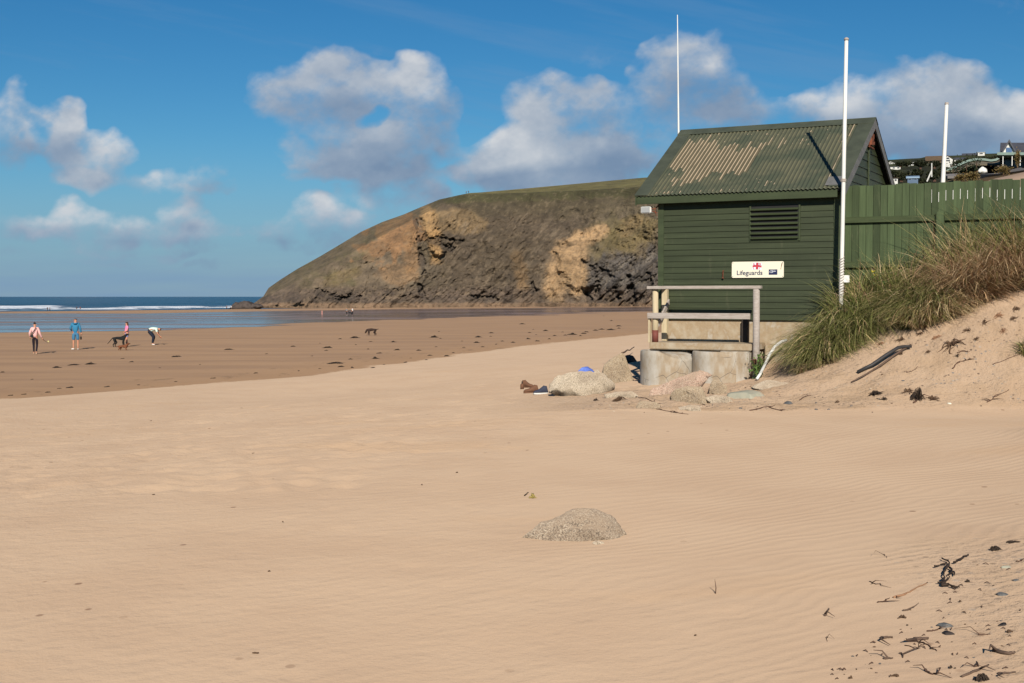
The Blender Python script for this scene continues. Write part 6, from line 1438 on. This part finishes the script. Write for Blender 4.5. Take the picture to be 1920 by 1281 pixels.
bm = bmesh.new(); bmesh.ops.create_icosphere(bm, subdivisions=2, radius=.042); me = bpy.data.meshes.new('ball'); bm.to_mesh(me); bm.free(); o = link('ball', me, simple('yellow_ball', (.75, .68, .30), (.7, .6, .25), .7, 10, bump=0), bt, True); o.location = (.28, .02, -.11)
# man in blue
w2 = person('person in teal-blue hooded top and shorts with white trainers', 142, 656, R_(12), dict(anL=(-.12,0,.08), toL=(-.24,.06,.035), anR=(.12,-.01,.08), toR=(.13,.13,.035), knL=(-.11,.02,.5), knR=(.12,.02,.5), elL=(-.27,-.02,1.16), wrL=(-.20,.16,1.02), elR=(.25,-.02,1.14), wrR=(.29,.06,.90), face=(-1, .3, 0)),
    1.82, cloth('blue_hoodie', S(52, 122, 158)), .96, cloth('blue_shorts', S(70, 122, 156)), .50, M['white'], HAIRD, 0, 1.12, topdrop=.2, legw=1.12)
mb = MB(); mb.tube([(-.11, -.09, 1.46), (-.05, -.145, 1.43), (.05, -.145, 1.43), (.11, -.09, 1.46)], [.03, .05, .05, .03], 8); mb.build('hood', cloth('blue_hood', S(48, 112, 148)), w2, True)
cb = empty('carry_bag', w2.location+Vector((.27, .07, .66))); tag(cb, 'small dark bag hanging from the hand of the person in blue', 'bag'); mb = MB(); mb.box((-.03, -.06, -.10), (.05, .06, .10), bev=.03); mb.build('body', M['black'], cb); mb = MB(); mb.tube([(0, -.03, .09), (.01, 0, .19), (0, .03, .09)], .008, 5); mb.build('handle', M['black'], cb)
# girl in pink
w3 = person('girl in bright pink shirt with long brown hair looking left', 238, 650, R_(118), dict(wrL=(-.12,.20,1.02), elL=(-.25,.0,1.14), wrR=(.24,.08,.92), ), 1.50, cloth('pink_shirt', S(238, 138, 178)), .36, cloth('pale_blue_shorts', S(140, 145, 190)), .34, M['white'], HAIRB, .26, 1.12, topdrop=.25, legw=1.1)
# bending man
w4 = person('person in pale mint T-shirt and navy trousers bending down to the sand', 287, 647, R_(-84), dict(pel=(0,-.22,.86), sp=(0,-.06,.98), ch=(0,.16,1.02), nk=(0,.31,.98), hb=(0,.37,.95), ht=(0,.47,.93), shL=(-.17,.22,.97), shR=(.17,.22,.97), elL=(-.20,.27,.72), elR=(.20,.30,.72), wrL=(-.12,.38,.52), wrR=(.12,.44,.52),
    hpL=(-.09,-.22,.84), hpR=(.09,-.22,.84), knL=(-.11,.06,.50), knR=(.11,.04,.49), anL=(-.11,-.06,.08), anR=(.11,-.02,.08), toL=(-.12,.10,.035), toR=(.12,.14,.035), face=(0, .1, -1)), 1.80, cloth('mint_shirt', S(208, 226, 212)), .40, cloth('navy_trousers', (.014, .019, .035)), .98, M['white'], HAIRD, 0, 1.05, legw=1.05)
# dogs
def dog(label, px, py_, head, L=.9, mat=None, headdown=False, tail=(-.5, 0, .38), leg=.55, sub=2, group=None, fur=1.0, p=None):
    p = p or gp(px, py_); e = empty('dog', p, head); k = L; e.scale = (k, k, k); tag(e, label, 'dog', group)
    h = leg; nk = (.40, 0, h+.16) if not headdown else (.42, 0, h-.02); hd = (.50, 0, h+.26) if not headdown else (.52, 0, h-.20); mz = (.64, 0, h+.22) if not headdown else (.60, 0, h-.33)
    V = [(-.34,0,h+.02), (-.12,0,h+.01), (.12,0,h-.01), (.28,0,h+.02), nk, hd, mz, (-.44,0,h+.02), tail]
    E = [(0,1),(1,2),(2,3),(3,4),(4,5),(5,6),(0,7),(7,8)]; Rr = [.105*fur, .10*fur, .135*fur, .12*fur, .085*fur, .085*fur, .042, .035*fur, .018*fur]
    for s_ in (-1, 1):
        y = .085*s_; b = len(V); o_ = .05*s_
        V += [(-.33,y,h-.10), (-.22+o_,y,h*.50), (-.36+o_,y,h*.28), (-.32+o_,y,.04), (-.27+o_,y,.02)]; E += [(0,b),(b,b+1),(b+1,b+2),(b+2,b+3),(b+3,b+4)]; Rr += [.085*fur, .055*fur, .034*fur, .026*fur, .026]
        b = len(V); V += [(.27,y,h-.12), (.25-o_,y,h*.52), (.28-o_,y,h*.26), (.27-o_,y,.04), (.31-o_,y,.02)]; E += [(3,b),(b,b+1),(b+1,b+2),(b+2,b+3),(b+3,b+4)]; Rr += [.065*fur, .042*fur, .032*fur, .026*fur, .026]
    ex = MB()
    for s_ in (-1, 1): c_ = Vector(hd)+Vector((-.02, .07*s_, .05)); ex.tube([c_, c_+Vector((-.02, .03*s_, -.03)), c_+Vector((-.01, .035*s_, -.12))], [.02, .032, .018], 6)
    skinmesh('body', V, E, Rr, mat, e, sub, ex)
    mb = MB(); q = Vector(mz); mb.tube([q+Vector((.03, 0, .01)), q+Vector((.05, 0, .01))], [.022, .014], 6); mb.build('nose', M['black'], e, True)
    for s_ in (-1, 1): mb = MB(); q = Vector(hd)+Vector((.06, .045*s_, .035)); mb.tube([q, q+Vector((.015, .01*s_, 0))], [.012, .006], 5); mb.build('eye', M['black'], e)
    return e
BLK = cloth('black_fur', (.012, .011, .011)); BRN = cloth('chestnut_fur', (.20, .07, .03), .6); DBR = cloth('dark_brown_fur', (.045, .025, .018), .6)
dog('black dog standing beside the girl in pink with its tail low', 224, 651, R_(8), .88, BLK, tail=(-.78, 0, .22), leg=.60)
dog('small chestnut brown dog walking in front of the black dog', 231, 657, R_(-4), .62, BRN, tail=(-.66, 0, .28), leg=.36, fur=1.1, headdown=False)
dog('dark brown spaniel sniffing the sand alone in the middle of the beach', 697, 629, R_(184), .88, DBR, headdown=True, tail=(-.64, 0, .58), leg=.52, fur=1.15)
# far figures : few pixels tall
CL = {k: cloth('far_'+k, v) for k, v in dict(black=(.02, .02, .025), white=(.72, .72, .70), pink=S(222, 160, 150), red=S(150, 60, 50), blue=S(60, 90, 140), brown=S(100, 75, 65), grey=(.2, .2, .2), cream=S(220, 200, 170)).items()}
def recolor(e, m_):
    for ch in e.children:
        for key, mat in m_.items():
            if ch.name.startswith(key): ch.material_slots[0].link = 'OBJECT'; ch.material_slots[0].material = mat
fp0 = person('person in pale top and dark trousers at the far pool beside the black dog', 661, 591.4, R_(60), None, 1.72, CL['white'], .4, CL['black'], .98, CL['grey'], HAIRD, 0, 1.05, sub=1, group='far away people on the flats', fingers=False)
fp1 = person('person in dark clothes standing on wet sand left of the black far dog', 650, 591.4, R_(-40), dict(knL=(-.12,.10,.50), anL=(-.14,.16,.08), toL=(-.15,.3,.035), anR=(.12,-.14,.08)), 1.66, CL['grey'], .96, CL['black'], .98, CL['white'], HAIRB, 0, 1.05, sub=1, group='far away people on the flats', fingers=False)
def far(px, py_, label, top, legs_, src=None, H=None, rz=0, grp='far away people on the flats', pos=None):
    e = copytree(src or fp0); e.location = pos or gp(px, py_); e.rotation_euler = (0, 0, rz); e['label'] = label; e['group'] = grp
    if H: k = H/1.75; e.scale = (k, k, k)
    recolor(e, {'top': CL[top], 'trousers': CL[legs_]}); return e
far(604, 591.4, 'small child in pink alone on the shallow water left of the far couple', 'pink', 'pink', H=1.15, rz=1)
far(671, 575.4, 'person all in white standing near the foot of the headland', 'white', 'white', rz=2)
far(89, 583.4, 'left one of two dark figures at the surf edge above the woman in pink', 'black', 'black', fp1)
far(93.5, 583.6, 'right one of two dark figures at the surf edge above the woman in pink', 'grey', 'black', rz=1.5)
far(144, 582, 'dark figure at the surf edge directly above the person in blue', 'black', 'black', fp1, rz=.4)
far(150.5, 581.8, 'red-topped figure at the surf edge just right of a dark one', 'red', 'black', rz=.9)
far(260, 577.5, 'small dark figure in the surf above the girl in pink', 'black', 'black', fp1, rz=2)
far(425, 580.4, 'brown clad person beside a dog on the far sandbar near the headland tip', 'brown', 'black', rz=.8)
far(434, 580.4, 'white topped person beside a dog on the far sandbar near the headland tip', 'white', 'brown', fp1, rz=-.8)
far(487.5, 576.8, 'left figure of the close pair by the headland tip', 'black', 'black', rz=.6)
far(490.8, 576.8, 'right figure of the close pair by the headland tip', 'grey', 'black', fp1, rz=-.6)
far(501.5, 577.6, 'dark figure standing on the sand right at the headland tip', 'red', 'black', H=1.4)
for k, (x, y, a, b_, l) in enumerate(((728, 574.0, 'red', 'brown', 'red topped figure under the cliffs left of the orange rock column'), (770, 573.8, 'white', 'black', 'white topped figure under the orange rock column'), (787, 573.8, 'pink', 'black', 'pink topped figure just right of the orange rock column'), (907, 573.8, 'brown', 'black', 'brown clad figure below the middle of the dark cliff'), (1080, 573.6, 'red', 'black', 'red topped figure below the pale landslip'), (1091, 574, 'cream', 'pink', 'pale figure right of the red topped one below the landslip'), (1095, 573.6, 'brown', 'black', 'brown figure rightmost below the pale landslip'))):
    far(x, y, l, a, b_, fp0 if k % 2 else fp1, rz=k*.9)
j = int(np.argmin(abs(cpx-875))); i_ = int(np.argmin(abs(vv-1.0)))
for dx_, l in ((0, 'left'), (3, 'right')): far(0, 0, l+' one of two tiny walkers on the skyline of the headland', 'black', 'black', fp1, pos=Vector((XX[i_, j+dx_], YY[i_, j+dx_], ZZ[i_, j+dx_]-.1)), grp='walkers on the headland skyline')
dog('black dog between the two people at the far shallow pool', 656.5, 591.0, R_(170), .95, BLK, sub=1, group='far away dogs')
dog('dark dog lying between the far couple on the sandbar', 429.5, 580.4, R_(10), .9, BLK, sub=1, group='far away dogs', leg=.4)
